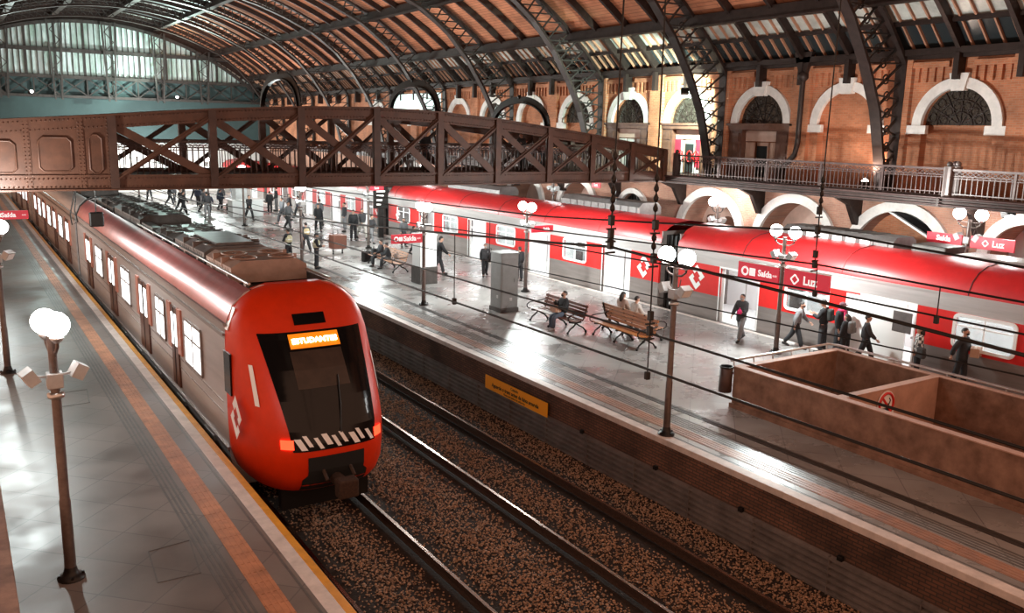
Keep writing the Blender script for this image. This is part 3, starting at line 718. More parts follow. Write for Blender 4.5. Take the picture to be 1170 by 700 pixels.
# ballast: loose broken stones
def ballast():
    import numpy as np
    rg = np.random.default_rng(3); n = 130000
    y = 4.5 + 40 * rg.random(n) ** 1.7; x = 4.55 + 8.95 * rg.random(n)
    # keep stones away from the rails
    ok = np.ones(n, bool)
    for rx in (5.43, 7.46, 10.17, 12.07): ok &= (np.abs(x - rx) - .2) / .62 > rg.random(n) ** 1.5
    x, y = x[ok], y[ok]; n = len(x)
    z = -1.62 + .05 * rg.random(n) + .05 * np.exp(-((x - 8.8) / .8) ** 2)
    r = .013 + .022 * rg.random(n)
    base = np.array([(1, 0, 0), (0, 1, 0), (-1, 0, 0), (0, -1, 0), (0, 0, 1), (0, 0, -1)], float)
    v = base[None] * r[:, None, None] * (.6 + .8 * rg.random((n, 6, 1)))
    a = rg.random(n) * 6.28; ca, sa = np.cos(a)[:, None], np.sin(a)[:, None]
    t = rg.random(n) * .9 - .45; ct, st = np.cos(t)[:, None], np.sin(t)[:, None]
    X, Y, Z = v[..., 0], v[..., 1], v[..., 2]
    X, Z = X * ct - Z * st, X * st + Z * ct; X, Y = X * ca - Y * sa, X * sa + Y * ca
    V = np.stack([X + x[:, None], Y + y[:, None], Z * .8 + z[:, None]], -1).reshape(-1, 3)
    F = np.array([(0, 1, 4), (1, 2, 4), (2, 3, 4), (3, 0, 4), (1, 0, 5), (2, 1, 5), (3, 2, 5), (0, 3, 5)])
    F = (F[None] + 6 * np.arange(n)[:, None, None]).reshape(-1, 3)
    me = bpy.data.meshes.new('ballast'); me.vertices.add(len(V)); me.vertices.foreach_set('co', V.ravel())
    me.loops.add(F.size); me.loops.foreach_set('vertex_index', F.ravel().astype(np.int32))
    me.polygons.add(len(F)); me.polygons.foreach_set('loop_start', (np.arange(len(F)) * 3).astype(np.int32))
    me.polygons.foreach_set('use_smooth', np.zeros(len(F), bool)); me.update(); me.validate(); me.materials.append(M['stone'])
    o = bpy.data.objects.new('ballast', me); COL.objects.link(o)
    return tag(o, 'brown crushed stone ballast lying between and beside the rails', 'ballast', kind='stuff')
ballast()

# ================================================================== LEFT TRAIN (cab towards us)
XT, HW = 6.42, 1.60
SEC = [(1.50, -.95), (1.58, -.3), (1.60, .6), (1.60, 2.35), (1.55, 2.75), (1.40, 3.10), (1.12, 3.36), (.78, 3.50)]
def section(flip=False):
    R = [(x, z) for x, z in SEC]; L = [(-x, z) for x, z in SEC[::-1]]
    return R + L
def extrude_sec(b, pts, y0, y1, closed=False):
    A = [(x, y0, z) for x, z in pts]; B_ = [(x, y1, z) for x, z in pts]
    if closed: A.append(A[0]); B_.append(B_[0])
    b.strip(A, B_, True); return b
def side_frame(b, X, sgn, y, z, wy, hz, t=.06, d=.05, r=.12, n=5):
    # rounded frame on a train side at plane X facing sgn
    def rr(hw, hh, r):
        P = []
        for cx, cy, a0 in ((hw - r, hh - r, 0), (-hw + r, hh - r, PI / 2), (-hw + r, -hh + r, PI), (hw - r, -hh + r, 3 * PI / 2)):
            for i in range(n + 1): P.append((cx + r * math.cos(a0 + PI / 2 * i / n), cy + r * math.sin(a0 + PI / 2 * i / n)))
        return P
    O = rr(wy / 2, hz / 2, r); I = rr(wy / 2 - t, hz / 2 - t, max(.02, r - t))
    Ao = [(X, y + p[0], z + p[1]) for p in O]; Bo = [(X + sgn * d, y + p[0], z + p[1]) for p in O]; Bi = [(X + sgn * d, y + p[0], z + p[1]) for p in I]; Ai = [(X, y + p[0], z + p[1]) for p in I]
    for L1, L2 in ((Ao, Bo), (Bo, Bi), (Bi, Ai)): b.strip(L1 + L1[:1], L2 + L2[:1])
    return [(X + sgn * .01, y + p[0], z + p[1]) for p in I]
def left_car(name, y0, y1, doors, wins, lab, roofm, cab=False):
    t = thing(name, (XT, (y0 + y1) / 2, -1.3), 0, lab, 'train car', 'cars of the arriving orange train')
    oy = (y0 + y1) / 2; P = Vector((0, 0, 1.3))
    def bl(b, n, m, par=None):
        b.v = [(x, y - oy, z + 1.3) for x, y, z in b.v]
        return b.build(n, M[m] if isinstance(m, str) else m, par or t)
    sec = section()
    lo = [p for p in sec]
    b = MB(); extrude_sec(b, [(1.45, -.95), (1.58, -.3), (1.60, .6), (1.60, 2.35)], y0, y1); extrude_sec(b, [(-1.60, 2.35), (-1.60, .6), (-1.58, -.3), (-1.45, -.95)], y0, y1)
    for y in (y0, y1): b.add([(x, y, z) for x, z in sec], [list(range(len(sec)))])
    b.box(-1.3, 1.3, y0 + .05, y1 - .05, -1.15, -.9)
    bl(b, 'body_side', 'silver')
    b = MB(); extrude_sec(b, [(1.60, 2.35), (1.575, 2.6)], y0, y1); extrude_sec(b, [(-1.575, 2.6), (-1.60, 2.35)], y0, y1)
    for s in (-1, 1): b.box(s * 1.61 - .03, s * 1.61 + .03, y0, y1, 2.42, 2.47); b.box(s * 1.585 - .03, s * 1.585 + .03, y0, y1, 2.64, 2.70)
    bl(b, 'cant_rail', 'silver_d')
    b = MB(); extrude_sec(b, [(1.575, 2.6), (1.55, 2.75), (1.40, 3.10), (1.12, 3.36), (1.0, 3.42)], y0, y1); extrude_sec(b, [(-1.0, 3.42), (-1.12, 3.36), (-1.40, 3.10), (-1.55, 2.75), (-1.575, 2.6)], y0, y1); bl(b, 'roof_shoulder', roofm)
    b = MB(); extrude_sec(b, [(1.0, 3.42), (.98, 3.2), (-.98, 3.2), (-1.0, 3.42)], y0, y1); b.box(-1, 1, y0, y0 + .05, 3.2, 3.42); b.box(-1, 1, y1 - .05, y1, 3.2, 3.42); bl(b, 'roof_well', 'ac_dark')
    b = MB()
    for s in (-1, 1):
        y = y0 + .3
        while y < y1 - 1: b.box(s * 1.605 - .006, s * 1.605 + .006, y, min(y + .9, y1 - .2), .55, .58); b.box(s * 1.605 - .006, s * 1.605 + .006, y, min(y + .9, y1 - .2), .8, .83); y += 1.0
        b.box(s * 1.6 - .03, s * 1.6 + .03, y0, y1, -.25, -.18)
    bl(b, 'side_moulding', 'silver_d')
    y = y0 + 1.2
    while y < y1 - 1: bl(MB().rbox(-1.66, -1.55, y, y + .9, -.42, -.26, .02), 'door_step', 'chrome'); y += 3.05
    for (yc, wd) in doors:
        b = MB()
        b.box(-1.64, -1.56, yc - wd / 2, yc + wd / 2, -.02, 2.15)
        d = bl(b, 'door', 'door_brown')
        for q in (-.25, .25): bl(MB().box(-1.653, -1.637, yc + q * wd - .12 * wd, yc + q * wd + .12 * wd, 1.1, 1.98), 'door_window', 'winlit', d)
        b = MB().box(-1.653, -1.637, yc - .02, yc + .02, 0, 2.15)
        bl(b, 'door_seal', 'rubber', d)
        for q in (-1, 1): bl(MB().box(-1.65, -1.59, yc + q * (wd / 2 + .22) - .2, yc + q * (wd / 2 + .22) + .2, .95, 2.2), 'salmon_panel', 'orange_side')
    for (yc, wd) in wins:
        b = MB()
        side_frame(b, -1.6, -1, yc, 1.5, wd + .12, 1.22, .07, .05)
        b.box(-1.65, -1.6, yc - wd / 2 - .02, yc + wd / 2 + .02, 1.62, 1.67); b.box(-1.65, -1.6, yc - .03, yc + .03, .93, 2.07)
        d = bl(b, 'window_frame', 'silver_d')
        b = MB()
        b.box(-1.632, -1.608, yc - wd / 2, yc + wd / 2, .93, 2.07)
        bl(b, 'window', 'winlit', d)
    # running gear
    b = MB()
    for yc in (y0 + 3, y1 - 3):
        for dy in (-1.1, 1.1):
            for s in (-1, 1): b.cyl((s * .95, yc + dy, -.9), (s * 1.08, yc + dy, -.9), .43, 20)
        for s in (-1, 1): b.box(s * 1.15 - .07, s * 1.15 + .07, yc - 1.5, yc + 1.5, -.95, -.6)
    bl(b, 'bogie', 'rail_side')
    return t, bl
t1, bl1 = left_car('train_car', 19.2, 45.1, [(24.3, .8), (28.75, 1.45), (35.0, 1.45), (41.3, 1.45)], [(22.2, 1.7), (26.2, 1.2), (32.0, 1.7), (38.2, 1.7)], 'leading car of the arriving train, with rounded orange-red cab, black windscreen and lit destination sign', 'pink_roof', True)
# roof gear of the first car
def roof_box(b, x0, x1, y0, y1, z0, z1, c=.25):
    b.prism([(x0, z0), (x1, z0), (x1, z1 - c * .6), (x1 - c, z1), (x0 + c, z1), (x0, z1 - c * .6)], 'y', y0, y1)
    y = y0 + .25
    while y < y1 - .2: b.box(x0 - .01, x0 + .03, y, y + .12, z0 + .1, z1 - c * .6 - .05); y += .25
    y = y0 + .55
    while y < y1 - .4:
        for x in ((x0 * .5, x1 * .5)):
            b.tube([(x + .3 * math.cos(a * PI / 8), y + .3 * math.sin(a * PI / 8), z1 + .01) for a in range(17)], .025, 5, False)
            for a in range(4): b.bar((x - .3 * math.cos(a * PI / 4), y - .3 * math.sin(a * PI / 4), z1 + .012), (x + .3 * math.cos(a * PI / 4), y + .3 * math.sin(a * PI / 4), z1 + .012), .02, .012)
        y += .85
    for q in (.33, .66): b.box(x0 - .015, x1 + .015, y0 + (y1 - y0) * q, y0 + (y1 - y0) * q + .05, z0, z1 + .012)
b = MB(); roof_box(b, -.92, .95, 21.0, 23.4, 3.25, 3.78); bl1(b, 'air_conditioner', 'ac_pink')
b = MB(); roof_box(b, -.9, .9, 23.7, 27.2, 3.25, 3.8); b.box(-.5, .5, 24, 26.5, 3.78, 3.86); bl1(b, 'equipment_case', 'ac')
b = MB(); roof_box(b, -.85, .85, 27.7, 30.4, 3.25, 3.7); b.box(-.9, -.6, 30.6, 32.5, 3.25, 3.6); bl1(b, 'equipment_case', 'ac_dark')
b = MB(); roof_box(b, -.88, .88, 33, 38.5, 3.25, 3.78); bl1(b, 'air_conditioner', 'ac_dark')
b = MB(); roof_box(b, -.8, .8, 39.5, 44, 3.25, 3.65); bl1(b, 'equipment_case', 'ac_dark')
b = MB()
for s in (-1, 1): b.tube([(s * .95, 19.4, 3.5), (s * .95, 33, 3.5)], .035, 6)
for k in range(9): b.box(-.98, -.9, 19.6 + k * 1.5, 19.75 + k * 1.5, 3.25, 3.5)
bl1(b, 'roof_conduit', 'chrome')
# --- cab: lofted nose
ZL = [-.62, -.45, -.2, .1, .4, .7, .95, 1.3, 1.7, 2.1, 2.5, 2.8, 3.05, 3.25, 3.42, 3.52]
def lerp_tab(T, z):
    if z <= T[0][0]: return T[0][1]
    for (a, va), (c, vc) in zip(T, T[1:]):
        if z <= c: return va + (vc - va) * (z - a) / (c - a)
    return T[-1][1]
YFt = [(-.62, 17.0), (-.45, 16.82), (-.1, 16.68), (.4, 16.66), (.8, 16.74), (1.3, 17.05), (1.9, 17.5), (2.5, 17.98), (2.9, 18.28), (3.2, 18.52), (3.42, 18.8), (3.52, 19.05)]
HWt = [(-.62, 1.42), (-.3, 1.56), (.6, 1.60), (2.2, 1.60), (2.6, 1.575), (2.9, 1.48), (3.1, 1.38), (3.3, 1.16), (3.42, .96), (3.52, .6)]
YBK = 19.35
def cab_pt(u, z, off=0):
    # u in [-1,1] sweeps from left side round the nose to the right side
    yf = lerp_tab(YFt, z); hw = lerp_tab(HWt, z); n_ = 3.6
    a = u * PI / 2; c, s_ = math.cos(a), math.sin(a)
    def f(u_): 
        a_ = u_ * PI / 2; cc, ss = math.cos(a_), math.sin(a_)
        x = hw * math.copysign(abs(ss) ** (2 / n_), ss); y = YBK - (YBK - yf) * abs(cc) ** (2 / 2.6)
        return Vector((x, y, z))
    p = f(u)
    if off:
        d = f(min(1, u + .01)) - f(max(-1, u - .01)); nrm = Vector((d.y, -d.x, 0))
        if nrm.length > 1e-6: p += nrm.normalized() * off
    return p
def cab_at(x, z, off=.0):
    # surface point at lateral x
    lo_, hi_ = -1.0, 1.0
    for _ in range(40):
        m_ = (lo_ + hi_) / 2
        if cab_pt(m_, z).x < x: lo_ = m_
        else: hi_ = m_
    return cab_pt((lo_ + hi_) / 2, z, off)
def cab_patch(b, fx0, fx1, z0, z1, nz=8, nx=12, off=.012, edge=True):
    rows = []
    for j in range(nz + 1):
        z = z0 + (z1 - z0) * j / nz; x0, x1 = fx0(z), fx1(z)
        rows.append([cab_at(x0 + (x1 - x0) * i / nx, z, off) for i in range(nx + 1)])
    for r0, r1 in zip(rows, rows[1:]): b.strip(r0, r1, True)
    return b
b = MB(); NU = 48; rows = [[cab_pt(-1 + 2 * i / NU, z) for i in range(NU + 1)] for z in ZL]
vs = [p for r in rows for p in r]; fs = [(j * (NU + 1) + i, j * (NU + 1) + i + 1, (j + 1) * (NU + 1) + i + 1, (j + 1) * (NU + 1) + i) for j in range(len(ZL) - 1) for i in range(NU)]
b.add(vs, fs, True); b.add(rows[-1], [list(range(NU + 1))]); b.add(rows[0], [list(range(NU + 1))])
cabo = bl1(b, 'cab_shell', 'red_cab')
K = lambda v: (lambda z: v)
ws = lambda z: 1.16 - (2.6 - z) * .115
b = MB(); cab_patch(b, lambda z: -ws(z), lambda z: ws(z), .36, 2.62, 16, 16); bl1(b, 'windscreen', 'blackglass', cabo)
b = MB(); cab_patch(b, K(-.6), K(.55), 1.55, 2.25, 6, 8, .016); bl1(b, 'windscreen_patch', mat('brown_windscreen', (.035, .02, .014), .3, vary=.5, vscale=2), cabo)  # brown patch laid over the upper windscreen
b = MB(); cab_patch(b, K(-.56), K(.56), 2.30, 2.58, 4, 8, .03); bl1(b, 'destination_sign', 'amber', cabo)
p = cab_at(0, 2.44, .05); q = cab_at(0, 2.54, .05); upv = (q - p).normalized()
bl_txt = text_obj('ESTUDANTES', .17, M['amber_txt'], (0, 0, 0), (1, 0, 0), upv, None, .004, 'destination_lettering', bold=.004)
bl_txt.parent = cabo; bl_txt.location = (p.x, p.y - (19.2 + 45.1) / 2 - .0, p.z + 1.3)
b = MB(); cab_patch(b, K(-.36), K(.36), 2.74, 2.96, 3, 6, .02); bl1(b, 'roof_lamp', 'blackglass', cabo)
for s in (-1, 1):
    b = MB(); cab_patch(b, K(s * .99 - .11), K(s * .99 + .11), .42, .62, 3, 4, .03); bl1(b, 'tail_lamp', 'red_lamp', cabo)
    b = MB(); cab_patch(b, K(s * 1.36 - .03), K(s * 1.36 + .03), 1.2, 2.0, 6, 3, .02); bl1(b, 'corner_highlight', 'white', cabo)  # white corner strips are painted highlights on the cab, not lamps
b = MB()
for i in range(9):
    x0 = -.80 + i * .19; w_ = .085 + .04 * (i % 3 == 0); h0 = .40 + .06 * (i % 2); cab_patch(b, (lambda z, x0=x0: x0 - (z - .5) * .55), (lambda z, x0=x0, w_=w_: x0 + w_ - (z - .5) * .55), h0, h0 + .24, 3, 2, .03)
bl1(b, 'white_slanted_lettering', 'white', cabo)
b = MB(); cab_patch(b, lambda z: -.62 - .1 * (z < -.2), lambda z: .62 + .1 * (z < -.2), -.6, .22, 8, 8, .014); bl1(b, 'coupler_shade', 'dark', cabo)  # flush black patch, painted shade of the cavity around the coupler
b = MB(); b.cyl((0, 17.2, -.35), (0, 16.25, -.35), .14, 12); b.rbox(-.22, .22, 16.0, 16.3, -.55, -.15, .04); b.cyl((-.3, 16.7, -.1), (-.3, 16.45, -.25), .04, 8); b.cyl((.3, 16.7, -.1), (.3, 16.45, -.25), .04, 8); bl1(b, 'coupler', 'rail_side', cabo)
b = MB(); b.box(-1.0, 1.0, 17.4, 17.6, -1.15, -.6); bl1(b, 'obstacle_deflector', 'black_metal', cabo)
b = MB(); b.tube([cab_at(.1, .68, .05), cab_at(.2, 1.2, .06), cab_at(.3, 1.75, .05)], .018, 6); bl1(b, 'wiper', 'black_metal', cabo)
def logo(b, c, right, up, s):
    # two interlocked angular arrows forming a rounded diamond
    c = Vector(c); r = Vector(right).normalized(); u = Vector(up).normalized(); n = r.cross(u).normalized()
    for sg in (1, -1):
        for pl in ([(-.28, .30), (0, .58), (.50, .08), (.26, -.14), (.14, .0), (.22, .08), (0, .30), (-.14, .16)],):
            P = [c + r * (sg * x * s) + u * (sg * y * s) for x, y in pl]; Q = [p + n * .006 for p in P]; k = len(P)
            b.add(P + Q, [list(range(k)), list(range(k, 2 * k))[::-1]] + [(i, (i + 1) % k, (i + 1) % k + k, i + k) for i in range(k)])
    return b
b = MB(); pz = cab_pt(-.985, .75, .03); logo(b, (pz.x - .02, 18.3, .8), (0, -1, 0), (0, 0, 1), .85); bl1(b, 'logo', 'white', cabo)
b = MB(); b.box(-1.625, -1.59, 18.75, 19.25, 1.15, 2.1); bl1(b, 'cab_side_window', 'blackglass', cabo)
b = MB(); b.prism([(-1.585, 2.58), (-1.40, 3.06), (-1.34, 3.06), (-1.54, 2.58)], 'y', 19.0, 19.22); bl1(b, 'grab_bar', 'chrome', cabo)
# gangway bellows + following cars
for (ya, yb, lab) in ((45.1, 45.8, 'black gangway bellows between the first and second car of the orange train'), (71.6, 72.3, 'black gangway bellows between the second and third car of the left train')):
    b = MB(); n = 6
    for i in range(n):
        y = ya + (yb - ya) * (i + .1) / n; sc = .97 if i % 2 else .9
        pts = [(x * sc, z) for x, z in section()]; b.prism(pts, 'y', y, y + (yb - ya) / n * .9)
    o = b.build('gangway_bellows', M['rubber'], None); o.location = (XT, 0, 0); tag(o, lab, 'bellows')
t2, bl2 = left_car('train_car', 45.8, 71.6, [(49, 1.45), (55.2, 1.45), (61.4, 1.45), (67.6, 1.45)], [(52.1, 1.7), (58.3, 1.7), (64.5, 1.7)], 'second car of the left silver train, partly under the footbridge', 'silver')
b = MB(); roof_box(b, -.88, .88, 49, 54.5, 3.25, 3.8); bl2(b, 'air_conditioner', 'ac_dark')
b = MB(); roof_box(b, -.88, .88, 60, 66, 3.25, 3.8); bl2(b, 'air_conditioner', 'ac')
b = MB(); b.tube([(-.8, 55.5, 3.3), (.0, 57, 4.3), (-.8, 58.6, 3.3)], .04, 6); b.tube([(.8, 55.5, 3.3), (.0, 57, 4.3), (.8, 58.6, 3.3)], .04, 6); b.tube([(-.9, 57, 4.32), (.9, 57, 4.32)], .04, 6); bl2(b, 'pantograph', 'black_metal')
t3, bl3 = left_car('train_car', 72.3, 95.5, [(75.5, 1.45), (81.7, 1.45), (88, 1.45)], [(78.6, 1.7), (84.8, 1.7), (91, 1.7)], 'third car of the left silver train, farthest from us', 'silver')

# ================================================================== RIGHT TRAIN (standing, doors open)
XR = 24.5; WR = 3.1
def right_car(y0, y1, door_c, lab, red2='red', closed=()):
    oy = (y0 + y1) / 2; t = thing('train_car', (XR + WR / 2, oy, -1.3), 0, lab, 'train car', 'cars of the red train at the middle platform')
    hw = WR / 2
    def bl(b, n, m, par=None):
        b.v = [(x, y - oy, z + 1.3) for x, y, z in b.v]; return b.build(n, M[m] if isinstance(m, str) else m, par or t)
    dw = 1.9; segs = []; y = y0 + .05
    for c in sorted(door_c):
        segs.append((y, c - dw / 2)); y = c + dw / 2
    segs.append((y, y1 - .05)); segs = [s for s in segs if s[1] - s[0] > .02]
    lo = MB(); rd = MB(); up_ = MB()
    for a, c in segs:
        lo.box(-hw, -hw + .08, a, c, -.9, .95)
    lo.box(-hw, -hw + .08, y0, y1, -.95, -.03); lo.box(hw - .08, hw, y0, y1, -.95, 2.62)
    for yy in (y0, y1 - .06): lo.box(-hw + .08, hw - .08, yy, yy + .06, -.95, 3.1)
    # upper silver band + door headers
    up_.box(-hw, -hw + .08, y0, y1, 2.1, 2.62); up_.box(-hw - .02, -hw, y0, y1, 2.55, 2.62)
    # windows are cut by building red around them
    rd = MB(); wins = []
    for a, c in segs:
        if c - a > 2.6:
            m_ = (a + c) / 2; ww = min(1.75, c - a - 1.6); wins.append((m_, ww, c - a > 4.5))
            rd = MB(); rd.box(-hw - .005, -hw + .075, a, m_ - ww / 2, .95, 2.1); rd.box(-hw - .005, -hw + .075, m_ + ww / 2, c, .95, 2.1); rd.box(-hw - .005, -hw + .075, m_ - ww / 2, m_ + ww / 2, .95, 1.12); rd.box(-hw - .005, -hw + .075, m_ - ww / 2, m_ + ww / 2, 2.03, 2.1); bl(rd, 'red_panel', red2)
        else: bl(MB().box(-hw - .005, -hw + .075, a, c, .95, 2.1), 'red_panel', red2)
    bl(lo, 'lower_side', 'silver_d'); bl(up_, 'upper_side', 'silver')
    for m_, ww, _ in wins:
        b = MB(); I = side_frame(b, -hw - .005, -1, m_, 1.575, ww + .12, 1.04, .09, .035, .18); b.box(-hw - .03, -hw + .02, m_ - ww / 2, m_ + ww / 2, 1.72, 1.76); b.box(-hw - .03, -hw + .02, m_ - .02, m_ + .02, 1.1, 2.05)
        d = bl(b, 'window_frame', 'white'); b = MB().box(-hw + .0, -hw + .02, m_ - ww / 2, m_ + ww / 2, 1.1, 2.05); bl(b, 'window', 'glass', d)
    # roof
    R = [(-hw, 2.62), (-hw + .02, 2.75), (-hw + .16, 3.02), (-hw + .42, 3.25), (-hw + .85, 3.42), (0, 3.5), (hw - .85, 3.42), (hw - .42, 3.25), (hw - .16, 3.02), (hw - .02, 2.75), (hw, 2.62)]
    b = MB(); extrude_sec(b, R, y0, y1); bl(b, 'roof', 'red_roof')
    y = y0 + 4.2
    while y < y1:
        b = MB()
        for p, q in zip(R[:6], R[1:6]): b.bar((p[0], y, p[1] + .006), (q[0], y, q[1] + .006), .02, .02, (0, 1, 0))
        y += 4.3; bl(b, 'roof_seam', 'rubber')
    # interior
    b = MB(); b.box(-hw + .08, hw - .08, y0, y1, -.06, -.005); b.box(hw - .16, hw - .08, y0, y1, 0, 2.5); b.box(-hw + .08, hw - .08, y0, y1, 2.45, 2.52); bl(b, 'interior', 'white_int')
    b = MB()
    for s in (-.55, .55): b.box(s - .09, s + .09, y0 + .5, y1 - .5, 2.40, 2.45)
    bl(b, 'ceiling_light', 'strip')
    for c in door_c:
        b = MB(); b.box(-hw - .012, -hw + .03, c - dw / 2 - .05, c - dw / 2, 0, 2.12); b.box(-hw - .012, -hw + .03, c + dw / 2, c + dw / 2 + .05, 0, 2.12); b.box(-hw - .012, -hw + .03, c - dw / 2, c + dw / 2, 2.06, 2.12)
        d = bl(b, 'door_frame', 'white')
        if c in closed:
            b = MB(); b.box(-hw - .05, -hw - .015, c - dw / 2 + .25, c + dw / 2 + .55, .02, 2.05); q = bl(b, 'door_leaf', 'white', d)
            b = MB(); b.rbox(-hw - .06, -hw - .045, c - .9, c - .25, 1.15, 1.8, .01); bl(b, 'door_window', 'ac', q)
        else:
            for s in (-1, 1):
                b = MB(); b.box(-hw + .09, -hw + .12, c + s * (dw / 2 + .3) - .45, c + s * (dw / 2 + .3) + .4, 0, 2.05); bl(b, 'door_leaf', 'white', d)
        b = MB(); b.tube([(-.75, c + .35, 0), (-.75, c + .35, 2.4)], .025, 8); b.tube([(-.35, c - .5, 0), (-.35, c - .5, 2.4)], .025, 8); b.tube([(-.75, c - dw, 1.95), (-.75, c + dw, 1.95)], .02, 6); bl(b, 'grab_pole', 'chrome', d)
        b = MB()
        for q in (-.6, .15): b.rbox(hw - .62, hw - .18, c + q, c + q + .55, .40, .47, .02); b.rbox(hw - .24, hw - .17, c + q, c + q + .55, .47, .95, .02)
        bl(b, 'seat', 'ac', d)
        b = MB(); b.box(hw - .20, hw - .165, c - .6, c + .6, 1.1, 1.95); bl(b, 'far_window', 'ac', d)
    b = MB()
    for yc in (y0 + 3, y1 - 3):
        for dy in (-1.1, 1.1):
            for s in (-1, 1): b.cyl((s * .9, yc + dy, -.92), (s * 1.03, yc + dy, -.92), .4, 16)
    bl(b, 'bogie', 'rail_side')
    return t, bl
tA, blA = right_car(.9, 25.75, [3.8, 10.0, 16.2, 22.4], 'near red train car at right, behind the stairwell and the people beside it', closed=(16.2,))
tB, blB = right_car(26.75, 53.5, [29.6, 35.7, 41.8, 47.9], 'second car of the red train, seen behind the two benches')
tC, blC = right_car(54.5, 80.0, [57, 63, 69, 75], 'third car of the red train, beginning behind the people near the far bench')
tD, blD = right_car(81.0, 95.5, [84, 90], 'farthest car of the red train, seen past the crowd beneath the footbridge')
def rlogo(bl, yc, zc, s):
    b = MB(); logo(b, (-WR / 2 - .012, yc, zc), (0, -1, 0), (0, 0, 1), s); bl(b, 'logo', 'white')
rlogo(blA, 24.6, 1.52, .85); rlogo(blB, 27.75, 1.5, .85); rlogo(blB, 52.0, 1.5, .62); rlogo(blC, 55.3, 1.5, .62)
for (bl_, tt, y, oy) in ((blA, tA, 17.15, 13.125), (blB, tB, 33.4, 39.675)):
    pass
b = MB(); b.box(-1.56, -1.545, 18.6, 18.9, 2.2, 2.45); blA(b, 'notice', 'white')
# roof units of the red train
b = MB(); b.prism([(.05, 3.42), (1.3, 3.42), (1.3, 3.68), (1.1, 3.82), (.25, 3.82), (.05, 3.68)], 'y', 17.3, 21.9)
for k in range(8): b.box(.02, .06, 17.5 + k * .56, 17.54 + k * .56, 3.45, 3.68)
un = blA(b, 'air_conditioner', 'ac')
b = MB()
for k in range(6): b.box(.03, .07, 18.2 + k * .56, 18.58 + k * .56, 3.48, 3.66)
blA(b, 'grille_window', 'white', un)
b = MB()
for k in range(6): b.box(.2, 1.2, 18.2 + k * .56, 18.58 + k * .56, 3.815, 3.835)
blA(b, 'fan_grille', 'ac_dark', un)
b = MB()
for k in range(10): b.box(.1 + .12 * k, .17 + .12 * k, 4, 15.2, 3.40, 3.56)
blA(b, 'ribbed_roof', 'silver_d')
b = MB(); b.rbox(.1, 1.2, 15.5, 16.7, 3.4, 3.72, .05); blA(b, 'equipment_case', 'ac_dark')
b = MB(); b.prism([(.0, 3.42), (1.3, 3.42), (1.3, 3.75), (1.1, 3.95), (.2, 3.95), (.0, 3.75)], 'y', 30, 36)
for k in range(10): b.box(-.03, .03, 30.2 + k * .56, 30.24 + k * .56, 3.45, 3.75)
blB(b, 'air_conditioner', 'ac')
b = MB(); b.prism([(.0, 3.42), (1.3, 3.42), (1.3, 3.7), (1.1, 3.9), (.2, 3.9), (.0, 3.7)], 'y', 42, 48); blB(b, 'air_conditioner', 'ac')
b = MB(); b.prism([(.0, 3.42), (1.3, 3.42), (1.3, 3.7), (1.1, 3.9), (.2, 3.9), (.0, 3.7)], 'y', 58, 64); blC(b, 'air_conditioner', 'ac')
for (ya, yb, lab) in ((25.75, 26.75, 'dark gangway gap between the two red cars behind the middle lamp post'), (53.5, 54.5, 'dark gangway gap between red cars with a hanging notice panel'), (80.0, 81.0, 'dark gangway between the far red cars')):
    b = MB(); n = 8
    for i in range(n):
        y = ya + (yb - ya) * (i + .05) / n; s_ = .95 if i % 2 else .88
        b.box(XR + .35 - .06 * (i % 2), XR + WR - .35 + .06 * (i % 2), y, y + (yb - ya) / n * .9, -.9, 2.9 + .05 * (i % 2))
    o = b.build('gangway_bellows', M['rubber'], None); tag(o, lab, 'bellows')

# ================================================================== OVERHEAD WIRES
def wire(label, X, pts, r=.016, name='overhead_wire', group='overhead catenary wires'):
    b = MB(); b.tube([(X + (p[2] if len(p) > 2 else 0), p[0], p[1]) for p in pts], r, 6)
    o = b.build(name, M['black_metal'], None); return tag(o, label, 'wire', group)
wire('lowest wire over the left track, crossing the picture in front of the benches', 6.45, [(75, 4.1), (30, 4.25), (16.8, 4.34), (9.88, 4.39), (5.83, 4.41), (2.5, 4.42)])
wire('second lowest wire over the left track, passing the seated man and the stairwell', 7.0, [(75, 4.3), (30, 4.42), (16.3, 4.52), (7.76, 4.63), (2.5, 4.62)])
wire('thick messenger wire hung from the left insulator string', 6.5, [(60, 4.3), (30, 4.55), (16.9, 5.1), (12.44, 5.38), (8.98, 5.61), (7.97, 5.69), (6.11, 5.61), (3.17, 5.48), (1.5, 5.4)], .018)
wire('thin wire between the lamp posts in front of the red train windows', 11.1, [(70, 3.4), (22.6, 3.71), (15.3, 3.91), (9, 4.05), (3, 4.2)], .013)
wire('wire crossing the roof line of the red train', 11.1, [(75, 4.5), (27.2, 4.7), (16.0, 4.85), (8.67, 5.1), (5.5, 5.06), (2.5, 5.0)])
wire('highest wire, passing above the roofs and held by the right insulator string', 10.8, [(70, 4.5), (34, 4.8), (29.5, 4.88), (25, 4.97), (15.6, 5.2), (12.1, 5.41), (8.38, 5.65), (5.4, 5.53), (2.5, 5.4)], .018)
wire('wire below the right insulator string, crossing the red train doors', 11.4, [(70, 4.0), (23.2, 4.27), (18.6, 4.44), (8.91, 4.63), (5.59, 4.6), (2.5, 4.58)])
